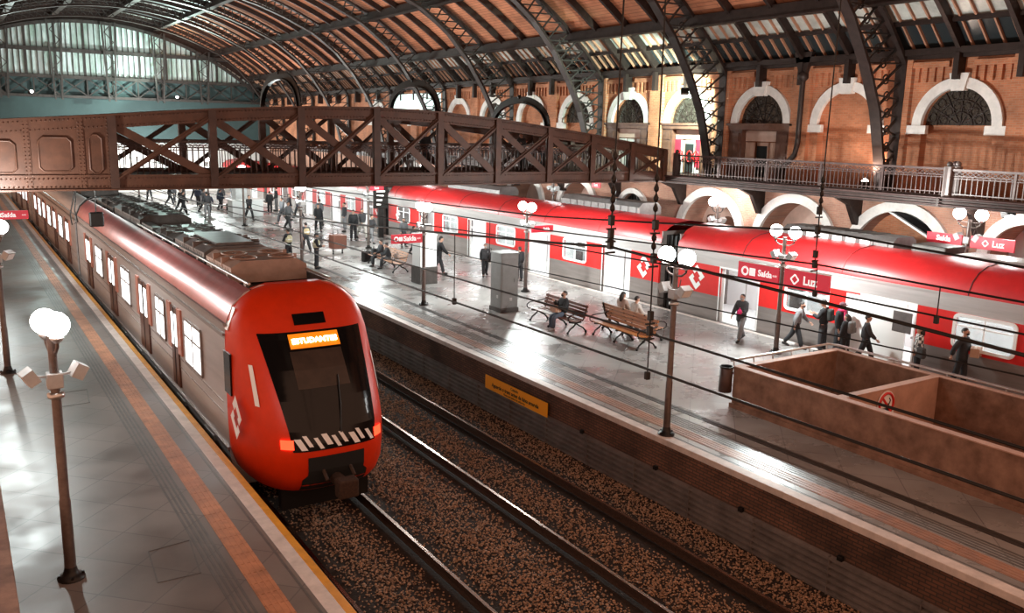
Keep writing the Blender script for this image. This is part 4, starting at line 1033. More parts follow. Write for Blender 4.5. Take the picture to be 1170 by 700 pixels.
def insul(label, X, y0, z0, y1, z1, discs, clamps):
    t = thing('insulator_string', (X, y1, z1), 0, label, 'insulator string', 'hanging insulator strings')
    top = (0, y0 - y1, z0 - z1)
    b = MB(); b.tube([(0, 0, 0), top], .011, 6); b.build('hanger_rod', M['black_metal'], t)
    b = MB()
    for z in discs: b.lathe([(.012, -.05), (.03, -.03), (.034, 0), (.02, .03), (.012, .05)], (0, (y0 - y1) * (z - z1) / (z0 - z1), z - z1), 10)
    b.build('insulator_discs', M['black_metal'], t)
    for z in clamps:
        b = MB(); b.rbox(-.03, .03, -.035, .035, z - z1 - .06, z - z1 + .06, .012); b.box(-.07, .07, -.012, .012, z - z1 - .11, z - z1 - .09); b.build('clamp', M['black_metal'], t)
def zs(a, b_, n): return [a + (b_ - a) * i / (n - 1) for i in range(n)]
rz = lambda X: roof(X, .1)[1]
insul('left hanging insulator string, ending at the messenger wire above the bench with the man', 6.5, 7.80, rz(6.5), 7.97, 5.66, zs(6.35, 6.75, 4) + zs(6.15, 6.25, 2), [5.72, 5.85, 6.0])
insul('middle hanging insulator string, ending above the second bench', 7.0, 7.88, rz(7.0), 7.76, 4.60, zs(6.15, 6.5, 4) + zs(5.7, 5.8, 2), [4.66, 4.85, 5.55, 5.95])
insul('right hanging insulator string in front of the balustrade', 10.8, 8.30, rz(10.8), 8.42, 5.1, zs(6.0, 6.4, 5), [5.15, 5.3, 5.66, 5.95])
def dropper(label, X, y, z0, z1):
    b = MB(); b.tube([(X, y, z0), (X, y, z1)], .009, 5); b.rbox(X - .03, X + .03, y - .03, y + .03, z1 - .05, z1 + .05, .01)
    tag(b.build('wire_dropper', M['black_metal'], None, base=(X, y, z1)), label, 'wire dropper', 'droppers joining the overhead wires')
dropper('dropper joining two wires in front of the grey cabinet pillar', 6.47, 11.7, 5.43, 4.38)
dropper('dropper below the middle insulator string', 7.0, 7.76, 4.6, 4.1)
dropper('dropper below the right insulator string, over the red train', 11.1, 8.6, 5.1, 4.65)
dropper('dropper between wires over the white open door of the near red car', 11.1, 6.6, 5.07, 4.62)
dropper('dropper between wires left of the red small sign', 11.1, 18.3, 4.8, 3.85)

# ================================================================== LAMP POSTS
def lamp_post(x, y, lab, ang=PI / 2, h=4.0, sep=.36, floods=True, watts=None, z0=0, pm='post', r=.2, detail=True, fang=None):
    t = thing('lamp_post', (x, y, z0), 0, lab, 'lamp post', 'twin globe lamp posts')
    ca, sa = math.cos(ang), math.sin(ang)
    b = MB(); b.lathe([(.20, 0), (.20, .04), (.13, .06), (.10, .14), (.085, .2)], (0, 0, 0), 14)
    for k in range(4): b.box(-.17 * (k == 0) - .02 + .17 * (k == 1), .02 - .17 * (k == 0) + .17 * (k == 1), -.02 - .17 * (k == 2) + .17 * (k == 3), .02 - .17 * (k == 2) + .17 * (k == 3), .03, .08)
    b.build('base', M['black_metal'], t)
    b = MB(); b.lathe([(.085, .18), (.08, 1.3), (.072, 1.32), (.068, h - .75), (.062, h - .7), (.06, h - .15)], (0, 0, 0), 14); b.build('pole', M[pm], t)
    b = MB(); b.lathe([(.085, h - 1.12), (.12, h - 1.1), (.12, h - 1.04), (.085, h - 1.02)], (0, 0, 0), 14); b.build('collar', M['chrome'], t)
    b = MB()
    for s in (-1, 1):
        b.tube([(0, 0, h - .42), (s * ca * sep * .6, s * sa * sep * .6, h - .40), (s * ca * sep, s * sa * sep, h - .30), (s * ca * sep, s * sa * sep, h - .2)], .026, 8)
        b.tube([(0, 0, h - .75), (s * ca * sep * .45, s * sa * sep * .45, h - .66), (s * ca * sep * .55, s * sa * sep * .55, h - .48)], .014, 6)
    b.tube([(-ca * sep, -sa * sep, h - .24), (ca * sep, sa * sep, h - .24)], .014, 6); b.build('arm', M[pm], t)
    for s in (-1, 1):
        b = MB(); b.lathe([(.045, -.24), (.085, -.19), (.10, -.16), (.07, -.14)], (s * ca * sep, s * sa * sep, h), 12); b.build('globe_holder', M['chrome'], t)
        b = MB(); b.sph((s * ca * sep, s * sa * sep, h + .03), r, 18, 12); b.build('globe', M['globe'], t)
    if floods:
        if fang is not None: ca, sa = math.cos(fang), math.sin(fang)
        b = MB(); b.rbox(-.11, .11, -.11, .11, h - .95, h - .72, .015); b.build('junction_box', M['grey_box'], t)
        for s in (-1, 1):
            for q in ((.33,) if detail else (.3,)):
                c = Vector((s * ca * q, s * sa * q, h - .74)); ax = Vector((s * ca, s * sa, -.6)).normalized(); sd = Vector((-sa, ca, 0))
                b = MB(); b.bar(c - sd * .14, c + sd * .14, .22, .17, ax); b.bar(c * 0 + Vector((0, 0, h - .78)), c, .03, .03); f = b.build('floodlight', M['grey_box'], t)
                b = MB(); c2 = c + ax * .089; b.bar(c2 - sd * .12, c2 + sd * .12, .18, .006, ax); b.build('lens', M['white'], f)
    wv = LAMP_W if watts is None else watts * 1.6
    if wv: point('lamp_light', (0, 0, h + .42), wv, parent=t)
    return t
lamp_post(1.06, 14.18, 'nearest twin globe lamp post, alone on the left platform', math.radians(109), 4.05, .18, watts=45, r=.19, fang=.15)
lamp_post(.92, 27.6, 'second lamp post on the left platform, cut by the left picture edge', math.radians(140), 4.1, .17, watts=360)
lamp_post(13.86, 14.59, 'tall near lamp post at the middle platform edge, above the empty track', PI / 2, 4.25, .33, pm='post', watts=18)
lamp_post(22.54, 18.8, 'lamp post holding the white lettered red station boards, left of the stairwell', PI / 2, 4.0, .38)
t600 = lamp_post(21.2, 31.82, 'lamp post with a small red sign, behind the grey cabinet pillar', PI / 2, 3.75, .36)
t485 = lamp_post(15.81, 31.15, 'lamp post with a red exit sign beside the dark far bench', PI / 2, 3.95, .3, watts=300)
lamp_post(14.79, 42.81, 'lamp post between the two guards in pale vests', PI / 2, 4.0, .3)
lamp_post(20.6, 47.8, 'lamp post behind the group standing by the far red train, under the footbridge', PI / 2, 3.9, .3)
lamp_post(17.3, 62, 'distant lamp post in the crowd below the footbridge', PI / 2, 4.0, .3)
lamp_post(19.0, 79, 'added lamp post at the very end of the middle platform, deep in the far crowd', PI / 2, 4.0, .3, watts=1500)  # extra post added to whiten the far platform under the bridge
lamp_post(15.2, 90, 'added last lamp post of the middle platform, brightening the pale end wall', PI / 2, 4.0, .3, watts=1800)  # extra post added to light the lower end wall
lamp_post(.9, 42, 'added unseen lamp post far down the left platform', math.radians(140), 4.1, .17, watts=350)  # out of view, added to brighten the far left platform
lamp_post(28.5, 16.2, 'lamp post on the far platform between the small red boards', PI / 2, 4.6, .38, watts=170)
lamp_post(28.5, 27.6, 'dark lamp post on the far platform in front of the cream arch', PI / 2, 4.1, .3, watts=110)
lamp_post(28.5, 40.2, 'lamp post on the far platform by the small arched windows', PI / 2, 5.0 - .35, .3, watts=140)
lamp_post(28.5, 56, 'farthest lamp post on the far platform beyond the footbridge', PI / 2, 4.4, .3, watts=140)
# floodlights on the wall and ribs
def flood(loc, tgt, watts, lab, col=(1, .96, .92), ang=140):
    t = thing('wall_floodlight', loc, 0, lab, 'floodlight', 'floodlights on the hall walls')
    d = (Vector(tgt) - Vector(loc)).normalized()
    b = MB(); b.bar(d * -.12, d * .12, .34, .26); b.bar((0, 0, 0), Vector((.35, 0, -.1)), .05, .05); b.build('housing', M['black_metal'], t)
    b = MB(); b.sph(d * .15, .13, 10, 7); b.build('lens', M['globe'], t)
    l = spot('flood_beam', d * .45, d * 5, watts, col, ang, .1); l.parent = t
    return t
flood((27.9, 29.5, 8.9), (30, 33.0, 7.6), 2600, 'blazing white floodlight on the lattice rib, lighting the white washed arch', (.72, 1, .86), 150)
flood((28.9, 15.2, 4.75), (28.5, 14.0, 2.5), 120, 'added hidden lamp under the projecting balcony at the right end', (1, .97, .95), 150)  # added light source, kept out of sight below the balcony
flood((28.6, 20.4, 5.3), (30, 21.5, 9), 110, 'added small uplighter on the gallery floor at the foot of the right rib', (1, .75, .58), 150)  # added warm light to brighten the upper brick wall
flood((20, 93.5, 9.5), (14, 90, 13), 5000, 'cold white floodlight high on the end gable girder', (.72, 1, .9), 160)
flood((7, 93.5, 9.5), (10, 90, 13), 1300, 'added dim floodlight on the left of the end gable girder', (.8, 1, .95), 160)  # added fill for the left part of the gable glass

# ================================================================== SIGNS
def board(lab, c, right, w_, h_, txt, size, hang=None, icon=True, tail='', name='station_sign', diamond=False, white_top=False, tdx=0):
    r = Vector(right).normalized(); up = Vector((0, 0, 1)); n = r.cross(up)
    t = thing(name, c, 0, lab, 'sign')
    b = MB(); b.bar(-r * w_ / 2, r * w_ / 2, .06, h_, up); b.build('board', M['sign_red'], t)
    b = MB()
    f = n * .034
    text_obj(txt, size, M['white_txt'], tuple(f + r * tdx), r, up, t, .003, 'lettering', bold=.006 * size / .2)
    if icon and not diamond:
        c0 = f - r * (w_ / 2 - h_ * .55); q = h_ * .22
        b.tube([c0 + r * q * math.cos(a * PI / 8) + up * q * math.sin(a * PI / 8) for a in range(17)], q * .28, 6, False)
        c1 = c0 + r * h_ * .55; b.bar(c1 - r * q, c1 + r * q, .006, q * 2, up); b.build('icon', M['white_txt'], t)
    if diamond:
        c0 = f + r * (tdx - len(txt) * size * .30 - h_ * .42); q = h_ * .26; P = [c0 + r * q, c0 + up * q, c0 - r * q, c0 - up * q, c0 + r * q]
        for p_, q_ in zip(P, P[1:]): b.bar(p_, q_, .02 * h_ / .5 * 2.2, .006, n)
        b.build('logo', M['white_txt'], t)
    if tail:
        text_obj(tail, size * .4, M['white_txt'], tuple(f + r * (w_ / 2 - .16)), r, up, t, .003, 'small_lettering')
    if white_top:
        b = MB(); b.bar(-r * w_ / 2 + up * (h_ / 2 + .02), r * w_ / 2 + up * (h_ / 2 + .02), .08, .035, up); b.build('white_edge', M['white'], t)
    if hang is not None:
        b = MB()
        for p in hang: b.bar(Vector(p[0]) - Vector(c), Vector(p[1]) - Vector(c), .03, .03)
        b.build('bracket', M['chrome'], t)
    return t
board('red exit sign on the lamp post above the dark far bench', (15.03, 31.1, 2.74), (1, .0, 0), 1.34, .36, 'Saída', .27, [((15.6, 31.15, 2.85), (15.75, 31.15, 2.85))], tail='exit', tdx=.12)
board('small red sign on the lamp post above an open train door', (21.98, 31.75, 2.78), (1, 0, 0), 1.14, .3, 'Saída', .17, [((21.3, 31.8, 2.8), (21.5, 31.78, 2.8))], icon=False, tdx=.2)
board('red exit board on the left side of the stairwell lamp post', (22.5, 19.75, 2.54), (0, -1, 0), 1.75, .58, 'Saída', .29, [((22.5, 18.9, 2.75), (22.5, 18.85, 2.75))], tail='exit', white_top=True, tdx=.30)
board('red station name board on the right side of the stairwell lamp post', (22.5, 17.78, 2.56), (0, -1, 0), 1.75, .6, 'Luz', .38, [((22.5, 18.7, 2.75), (22.5, 18.62, 2.75))], diamond=True, white_top=True, tdx=.15)
board('small red exit board on the far platform, left of the far lamp post', (28.4, 16.95, 3.75), (0, -1, 0), 1.25, .34, 'Saída', .25, [((28.5, 16.2, 3.8), (28.42, 16.4, 3.8))], icon=False, tdx=-.02)
board('small red station name board on the far platform at the right picture edge', (28.4, 15.3, 3.74), (0, -1, 0), 1.45, .4, 'Luz', .28, [((28.42, 15.9, 3.8), (28.5, 16.15, 3.8))], diamond=True, tdx=.2)
board('red sign hanging from the second left lamp post at the left edge', (1.85, 40.0, 3.28), (1, 0, 0), 1.4, .34, 'Saída', .25, [((1.0, 41.8, 3.3), (1.2, 40.1, 3.3))], tail='exit')
board('dark red small sign high by the far train roof under the footbridge', (21.1, 47.7, 3.55), (1, 0, 0), .9, .28, 'Luz', .2, [((20.7, 47.8, 3.6), (20.75, 47.7, 3.6))], icon=False)
board('tiny red sign on a wire bracket under the right end of the footbridge', (28.4, 36.2, 4.35), (0, -1, 0), .7, .3, 'Luz', .2, [((28.4, 36.2, 4.5), (28.4, 36.2, 4.95))], icon=False)
# yellow warning board on the platform wall
t = thing('warning_sign', (13.52, 20.7, -.63), 0, 'yellow warning board with black lettering on the platform wall above the empty track', 'sign')
b = MB(); b.rbox(-.02, .015, -1.68, 1.68, -.21, .21, .008); b.build('board', M['sign_yellow'], t)
text_obj('Cuidado', .12, M['black_txt'], (-.024, .0, .125), (0, -1, 0), (0, 0, 1), t, .002, 'lettering', bold=.001)
text_obj('Aguarde o trem antes da faixa amarela', .155, M['black_txt'], (-.024, 0, -.02), (0, -1, 0), (0, 0, 1), t, .002, 'lettering', bold=.004, sx=1.05)
text_obj('Please wait behind the yellow line', .085, M['black_txt'], (-.024, 0, -.14), (0, -1, 0), (0, 0, 1), t, .002, 'lettering')
# round no-smoking sign on the stairwell divider
t = thing('round_sign', (18.6, 12.08, .74), 0, 'round red ringed prohibition sign on the pale stairwell divider wall', 'sign')
b = MB(); b.cyl((0, 0, 0), (0, -.015, 0), .33, 28); b.box(-.33, .33, -.015, 0, -.5, -.1); b.build('plate', M['white'], t)
b = MB(); b.tube([(.27 * math.cos(a * PI / 14), -.02, .27 * math.sin(a * PI / 14)) for a in range(29)], .035, 6, False); b.bar((-.19, -.02, .19), (.19, -.02, -.19), .06, .012, (0, 1, 0)); b.build('red_ring', M['red'], t)
b = MB(); b.bar((-.12, -.018, -.02), (.12, -.018, -.02), .05, .012, (0, 1, 0)); b.tube([(.12, -.018, .0), (.15, -.018, .08), (.1, -.018, .14)], .015, 6); b.build('cigarette_symbol', M['black_txt'], t)
# white lit panel above the bridge, on the gallery wall side, and the hanging line board by the third car
t = thing('notice_totem', (23.4, 52.3, 2.6), 0, 'dark standing notice panel with white lines in front of the gap between far red cars', 'sign')
b = MB(); b.rbox(-.5, .5, -.06, .06, -.7, .7, .02); b.bar((0, 0, -.7), (0, 0, -2.6), .35, .2, (0, 1, 0)); b.build('panel', M['black_metal'], t)
b = MB()
for k in range(4): b.box(-.3, .3 - .1 * k, -.075, -.06, .35 - .28 * k, .45 - .28 * k)
b.build('white_lines', M['white_txt'], t)
t = thing('lit_panel', (29.7, 60, 9.0), 0, 'pale green lit panel above the footbridge under the middle hoop', 'panel')
b = MB(); b.rbox(-.1, .05, -4, 4, -.55, .55, .02); b.build('panel', mat('lit_panel', (.6, .75, .7), .4, emit=.7, ecol=(.7, .9, .85)), t)
b = MB().box(-.12, -.1, -1.6, -1.45, -.55, .55); b.build('divider', M['steel'], t)

# ================================================================== CABINETS, BENCHES, SUITCASE
M['cab_grey'] = mat('cabinet_grey', (.22, .215, .21), .45, .2, vary=.12)
def cabinet(x, y, w_, h_, m, lab, base_h=.18, basem='ac_dark', cat='cabinet'):
    t = thing('cabinet_pillar', (x, y, 0), math.radians(0), lab, cat, 'cabinet pillars on the middle platform')
    b = MB(); b.rbox(-w_ / 2 - .03, w_ / 2 + .03, -w_ / 2 - .03, w_ / 2 + .03, 0, base_h, .015); b.build('plinth', M[basem], t)
    b = MB(); b.rbox(-w_ / 2, w_ / 2, -w_ / 2, w_ / 2, base_h - .02, h_ - .06, .03); b.build('body', M[m], t)
    b = MB(); b.rbox(-w_ / 2 - .02, w_ / 2 + .02, -w_ / 2 - .02, w_ / 2 + .02, h_ - .08, h_, .02); b.build('cap', M[m], t)
    b = MB(); b.rbox(-w_ / 2 + .06, w_ / 2 - .06, -w_ / 2 - .012, -w_ / 2 + .01, base_h + .1, h_ - .25, .008); b.box(w_ / 2 - .2, w_ / 2 - .17, -w_ / 2 - .03, -w_ / 2 - .01, h_ * .5, h_ * .5 + .16); b.build('door', M[m], t)
    b = MB(); b.rbox(-w_ / 2 - .01, -w_ / 2 + .01, -.2, -.08, .55, .67, .005); b.rbox(-w_ / 2 + .4, -w_ / 2 + .52, -w_ / 2 - .018, -w_ / 2, .45, .57, .005); b.build('lock_plate', M['chrome'], t)
    return t
cabinet(18.15, 28.75, .8, 2.36, 'cab_grey', 'tall grey metal cabinet pillar standing on the platform behind the benches')
cabinet(18.2, 35.8, .85, 2.3, 'white_int', 'white cabinet pillar with dark base beside the far bench', .8)
t = thing('ticket_kiosk', (19.4, 69, 0), 0, 'low pale kiosk counter amid the far crowd under the footbridge', 'kiosk')
b = MB(); b.rbox(-1.2, 1.2, -.7, .7, 0, 1.3, .04); b.build('counter', M['white_int'], t); b = MB(); b.rbox(-.9, 0, -.6, .6, 1.3, 2.3, .05); b.build('machine', M['grey_box'], t); b = MB(); b.rbox(-1.3, 1.3, -.8, .8, 1.26, 1.34, .02); b.build('worktop', M['white'], t)
t = thing('bin_case', (18.05, 46.2, 0), .2, 'brown square case on legs beside the two guards', 'case')
b = MB(); b.rbox(-.42, .42, -.3, .3, .32, 1.1, .04); b.build('body', M['wood_red'], t); b = MB()
for s in (-1, 1):
    b.bar((s * .3, 0, .34), (s * .3, 0, .02), .06, .06); b.sph((s * .3, 0, .06), .06, 8, 6)
b.tube([(-.15, .2, 1.1), (-.15, .2, 1.35), (.15, .2, 1.35), (.15, .2, 1.1)], .02, 6); b.build('legs_and_handle', M['black_metal'], t)
def bench(x, y, L, lab, wood='wood', rz=0, arms=True):
    t = thing('platform_bench', (x, y, 0), rz, lab, 'bench', 'slatted platform benches')
    for k in range(5):
        q = -.30 + k * .125; b = MB(); b.rbox(q - .05, q + .05, -L / 2, L / 2, .43 + .015 * abs(k - 2), .465 + .015 * abs(k - 2), .01); b.build('seat_slat', M[wood], t)
    for k in range(4):
        z = .58 + k * .115; q = .30 + k * .035; b = MB(); b.bar((q, -L / 2, z), (q, L / 2, z), .03, .095, (.3, 0, 1)); b.build('back_slat', M[wood], t)
    for yy in (-L / 2 + .1, 0, L / 2 - .1):
        b = MB()
        b.tube([(-.36, yy, 0.03), (-.28, yy, .16), (-.12, yy, .26), (.0, yy, .38), (.2, yy, .40)], .03, 6); b.tube([(.42, yy, .03), (.30, yy, .18), (.12, yy, .27), (-.05, yy, .38), (-.32, yy, .42)], .03, 6)
        b.tube([(.24, yy, .42), (.33, yy, .55), (.44, yy, .98)], .028, 6); b.sph((-.36, yy, .04), .05, 8, 6); b.sph((.42, yy, .04), .05, 8, 6)
        b.build('iron_frame', M['black_metal'], t)
    if arms:
        for yy in (-L / 2 - .02, L / 2 + .02):
            b = MB(); b.tube([(.38, yy, .78), (.2, yy, .74), (-.1, yy, .72), (-.34, yy, .70), (-.45, yy, .62), (-.44, yy, .52), (-.32, yy, .45)], .022, 6); b.build('armrest', M['black_metal'], t)
    return t
bench(18.35, 25.4, 2.7, 'red-brown slatted bench on which a man in dark clothes sits', 'wood_red', -.03)
bench(19.0, 22.4, 2.7, 'orange-brown slatted bench in front, empty, nearest the tall lamp post', 'wood', -.05)
bench(20.0, 23.1, 2.6, 'pale bench behind the orange-brown one, carrying two people seen from behind', 'wood_tan', PI - .05)
bench(18.5, 40.6, 3.6, 'far tan bench with two people in black seated on it', 'wood_tan', -.05)
# metal handrail and holder at the stairwell corner
t = thing('stair_handrail', (16.7, 15.3, 0), 0, 'pale metal handrail along the left end wall of the stairwell', 'handrail')
b = MB(); b.tube([(.2, .18, 1.0), (4.1, .18, 1.0)], .035, 8); b.tube([(.2, .22, 1.22), (4.1, .22, 1.22), (4.25, .0, 1.22), (4.25, -9, 1.22)], .035, 8)
for k in range(6): b.tube([(.3 + .75 * k, .18, 1.0), (.3 + .75 * k, .22, 1.22)], .02, 6)
for k in range(6): b.tube([(4.25, -1.5 * k - .3, 1.0), (4.25, -1.5 * k - .3, 1.22)], .02, 6)
b.build('rail', M['chrome'], t)
t = thing('bin_tube', (16.67, 15.45, 0), 0, 'dark open-topped tube bin on the outer corner of the stairwell', 'bin')
b = MB(); b.lathe([(.15, .42), (.17, .44), (.17, 1.1), (.155, 1.1), (.15, .5)], (0, 0, 0), 16); b.build('tube', M['bridge_dark'], t); b = MB(); b.tube([(.17 * math.cos(a * PI / 10), .17 * math.sin(a * PI / 10), 1.1) for a in range(21)], .018, 6, False); b.build('rim', M['black_metal'], t)
b = MB(); b.bar((.1, 0, .9), (.25, 0, .9), .06, .06); b.build('bracket', M['black_metal'], t)
# hoops of wire left of the train under the bridge (hanging mirror and cable)
t = thing('hanging_mirror', (3.9, 31.0, 3.9), 0, 'small dark platform mirror hanging under the left end of the footbridge', 'mirror')
b = MB(); b.rbox(-.22, .22, -.06, .06, -.24, .24, .05); b.build('housing', M['black_metal'], t); b = MB(); b.tube([(0, 0, .24), (0, 0, 1.22)], .02, 6); b.tube([(-.5, 0, 1.22), (-.62, 0, .3), (-.55, 0, -.05), (-.72, 0, -.15), (-.75, 0, .2), (-.5, 0, 1.22)], .02, 6); b.build('hanger', M['black_metal'], t)

# ================================================================== PEOPLE
tmp = bpy.data.scenes.new('skin_workshop')
def skin(verts, edges, radii, sub=1):
    me = bpy.data.meshes.new('s'); me.from_pydata([tuple(v) for v in verts], edges, []); o = bpy.data.objects.new('s', me); tmp.collection.objects.link(o)
    o.modifiers.new('k', 'SKIN'); o.modifiers['k'].use_smooth_shade = True
    if sub: 
        m_ = o.modifiers.new('u', 'SUBSURF'); m_.levels = sub; m_.render_levels = sub
    sv = me.skin_vertices[0].data
    for i, r in enumerate(radii): sv[i].radius = r if isinstance(r, tuple) else (r, r); sv[i].use_root = (i == 0)
    with bpy.context.temp_override(scene=tmp, view_layer=tmp.view_layers[0]): dg = bpy.context.evaluated_depsgraph_get()
    out = bpy.data.meshes.new_from_object(o.evaluated_get(dg)); bpy.data.objects.remove(o); bpy.data.meshes.remove(me)
    return out
def V3(*a): return Vector(a)
def pose_joints(p):
    h = p.get('h', 1.7) / 1.72; sit = p.get('sit', False)
    J = {}
    L1, L2, U1, U2 = .43 * h, .42 * h, .29 * h, .25 * h
    lean = math.radians(p.get('lean', 0)); pel = V3(0, 0, .93 * h)
    def sp(z, y=0): # along the spine from the pelvis
        return pel + V3(0, math.sin(lean) * z * h + y * h * math.cos(lean), math.cos(lean) * z * h)
    J['pel'] = pel; J['sp'] = sp(.17); J['ch'] = sp(.37); J['nb'] = sp(.53); J['nk'] = sp(.59, .01)
    nod = math.radians(p.get('nod', 0)) + lean * .4; tw = math.radians(p.get('turn', 0))
    hd = lambda x, y, z: J['nk'] + Matrix.Rotation(tw, 3, 'Z') @ (Matrix.Rotation(-nod, 3, 'X') @ V3(x * h, y * h, z * h))
    J['hd'] = hd; J['h0'] = hd(0, .015, .07); J['h1'] = hd(0, .02, .14); J['h2'] = hd(0, .01, .19)
    for s, n in ((-1, 'l'), (1, 'r')):
        a, k = p.get('leg_' + n, (0, 4)); a = math.radians(a); k = math.radians(k); ab = math.radians(p.get('spread', 3)) * s
        hip = pel + V3(s * .09 * h, 0, -.03 * h); kn = hip + V3(math.sin(ab) * L1, math.sin(a) * L1, -math.cos(a) * L1); an = kn + V3(0, math.sin(a - k) * L2, -math.cos(a - k) * L2)
        f = a - k; pitch = min(0, f * .8); toe = an + V3(s * .03, math.cos(pitch) * .17 * h, -.06 * h + math.sin(pitch) * .12 * h); heel = an + V3(0, -.04 * h, -.06 * h)
        J['hip' + n], J['kn' + n], J['an' + n], J['toe' + n], J['heel' + n] = hip, kn, an, toe, heel
        sw, ab2, el = p.get('arm_' + n, (0, 8, 12)); inw = 0
        sw, ab2, el = math.radians(sw) + lean * .2, math.radians(ab2), math.radians(el)
        sh = sp(.46) + V3(s * .185 * h, 0, 0); e = sh + V3(s * math.sin(ab2) * U1, math.sin(sw) * math.cos(ab2) * U1, -math.cos(sw) * math.cos(ab2) * U1)
        inn = p.get('in_' + n, .1); d = V3(-s * inn, math.sin(sw + el), -math.cos(sw + el)).normalized(); w_ = e + d * U2
        J['sh' + n], J['el' + n], J['wr' + n], J['fd' + n] = sh, e, w_, d
    low = min(min(J['toe' + n].z, J['heel' + n].z) for n in 'lr'); dz = -low + .03 * h
    if sit: dz = p.get('seat', .47) + .10 * h - J['pel'].z
    for k in J:
        if isinstance(J[k], Vector): J[k] = J[k] + V3(0, 0, dz)
    J['dz'] = dz; J['h'] = h; J['sit'] = sit
    return J
def body_mesh(J, fingers=True, face=True):
    v, e, r = [], [], []
    def A(p, rad, par=None):
        v.append(p); r.append(rad)
        if par is not None: e.append((par, len(v) - 1))
        return len(v) - 1
    h = J['h']; hd = J['hd']
    pel = A(J['pel'], (.105 * h, .08 * h)); sp = A(J['sp'], (.10 * h, .075 * h), pel); ch = A(J['ch'], (.13 * h, .085 * h), sp); nb = A(J['nb'], .055 * h, ch); nk = A(J['nk'], .052 * h, nb)
    h0 = A(hd(0, .025, .045), (.074 * h, .082 * h), nk); h1 = A(hd(0, .015, .11), (.086 * h, .104 * h), h0); A(hd(0, .0, .175), (.068 * h, .080 * h), h1)
    if face:
        A(hd(0, .122, .075), .014 * h, h1)
        for s in (-1, 1): A(hd(s * .088, 0, .085), (.011 * h, .022 * h), h1)
        A(hd(0, .092, .005), .02 * h, h0)
    for s, n in ((-1, 'l'), (1, 'r')):
        hp = A(J['hip' + n], .075 * h, pel); kn = A(J['kn' + n], .056 * h, hp); an = A(J['an' + n], .040 * h, kn); A(J['toe' + n].lerp(J['an' + n], .35), (.030 * h, .022 * h), an)
        sh = A(J['sh' + n], .055 * h, ch); el = A(J['el' + n], .042 * h, sh); wr = A(J['wr' + n], .028 * h, el)
        d = J['fd' + n]; side = V3(s, 0, 0); side = (side - d * side.dot(d)).normalized(); fw = d.cross(side) * s
        if fw.y < 0: fw = -fw
        pm = A(J['wr' + n] + d * .07 * h, (.034 * h, .018 * h), wr)
        if fingers:
            th = A(J['wr' + n] + d * .05 * h + fw * .045 * h, .011 * h, pm); A(J['wr' + n] + d * .085 * h + fw * .06 * h - side * .01, .009 * h, th)
            for i, ln in enumerate((.072, .082, .076, .058)):
                b0 = J['wr' + n] + d * .10 * h + fw * (.030 - .020 * i) * h; k0 = A(b0, .0105 * h, pm); k1 = A(b0 + d * ln * .5 * h - side * .008 * h, .0092 * h, k0); A(b0 + d * ln * .88 * h - side * .03 * h, .008 * h, k1)
    return skin(v, e, r, 1)
def torso_mesh(J, pad=.02, coat=0, hood=False):
    v, e, r = [], [], []
    def A(p, rad, par=None):
        v.append(p); r.append(rad)
        if par is not None: e.append((par, len(v) - 1))
        return len(v) - 1
    h = J['h']; up = (J['ch'] - J['pel']).normalized()
    ch = A(J['ch'], (.165 * h + pad, .115 * h + pad)); sp = A(J['sp'], (.14 * h + pad, .105 * h + pad), ch); pl = A(J['pel'] - up * (.02 if J['sit'] else .075) * h, (.17 * h + pad, .135 * h + pad), sp)
    if coat: A(J['pel'] - V3(0, 0, (coat + .08) * h), (.17 * h + pad, .14 * h + pad), pl)
    A(J['nb'] + V3(0, 0, .005), .070 * h + (.02 if hood else 0), ch)
    for n in 'lr':
        sh = A(J['sh' + n], .062 * h + pad * .7, ch); el = A(J['el' + n], .048 * h + pad * .7, sh); A(J['wr' + n], .036 * h + pad * .6, el)
    return skin(v, e, r, 1)
def legs_mesh(J, pad=.015, shorts=False):
    v, e, r = [], [], []
    def A(p, rad, par=None):
        v.append(p); r.append(rad)
        if par is not None: e.append((par, len(v) - 1))
        return len(v) - 1
    h = J['h']; pl = A(J['pel'], (.14 * h + pad, .11 * h + pad))
    A(J['pel'] + (J['sp'] - J['pel']) * .9, (.14 * h + pad * .6, .108 * h + pad * .6), pl)
    for n in 'lr':
        hp = A(J['hip' + n], .092 * h + pad, pl); kn = A(J['kn' + n], .062 * h + pad, hp); A(J['kn' + n].lerp(J['an' + n], 1.02), .050 * h + pad, kn)
    return skin(v, e, r, 1)
def finish(o, me, m, parent, name):
    me.name = name; me.materials.clear(); me.materials.append(m); q = bpy.data.objects.new(name, me); COL.objects.link(q); q.parent = parent; return q
NP = [0]
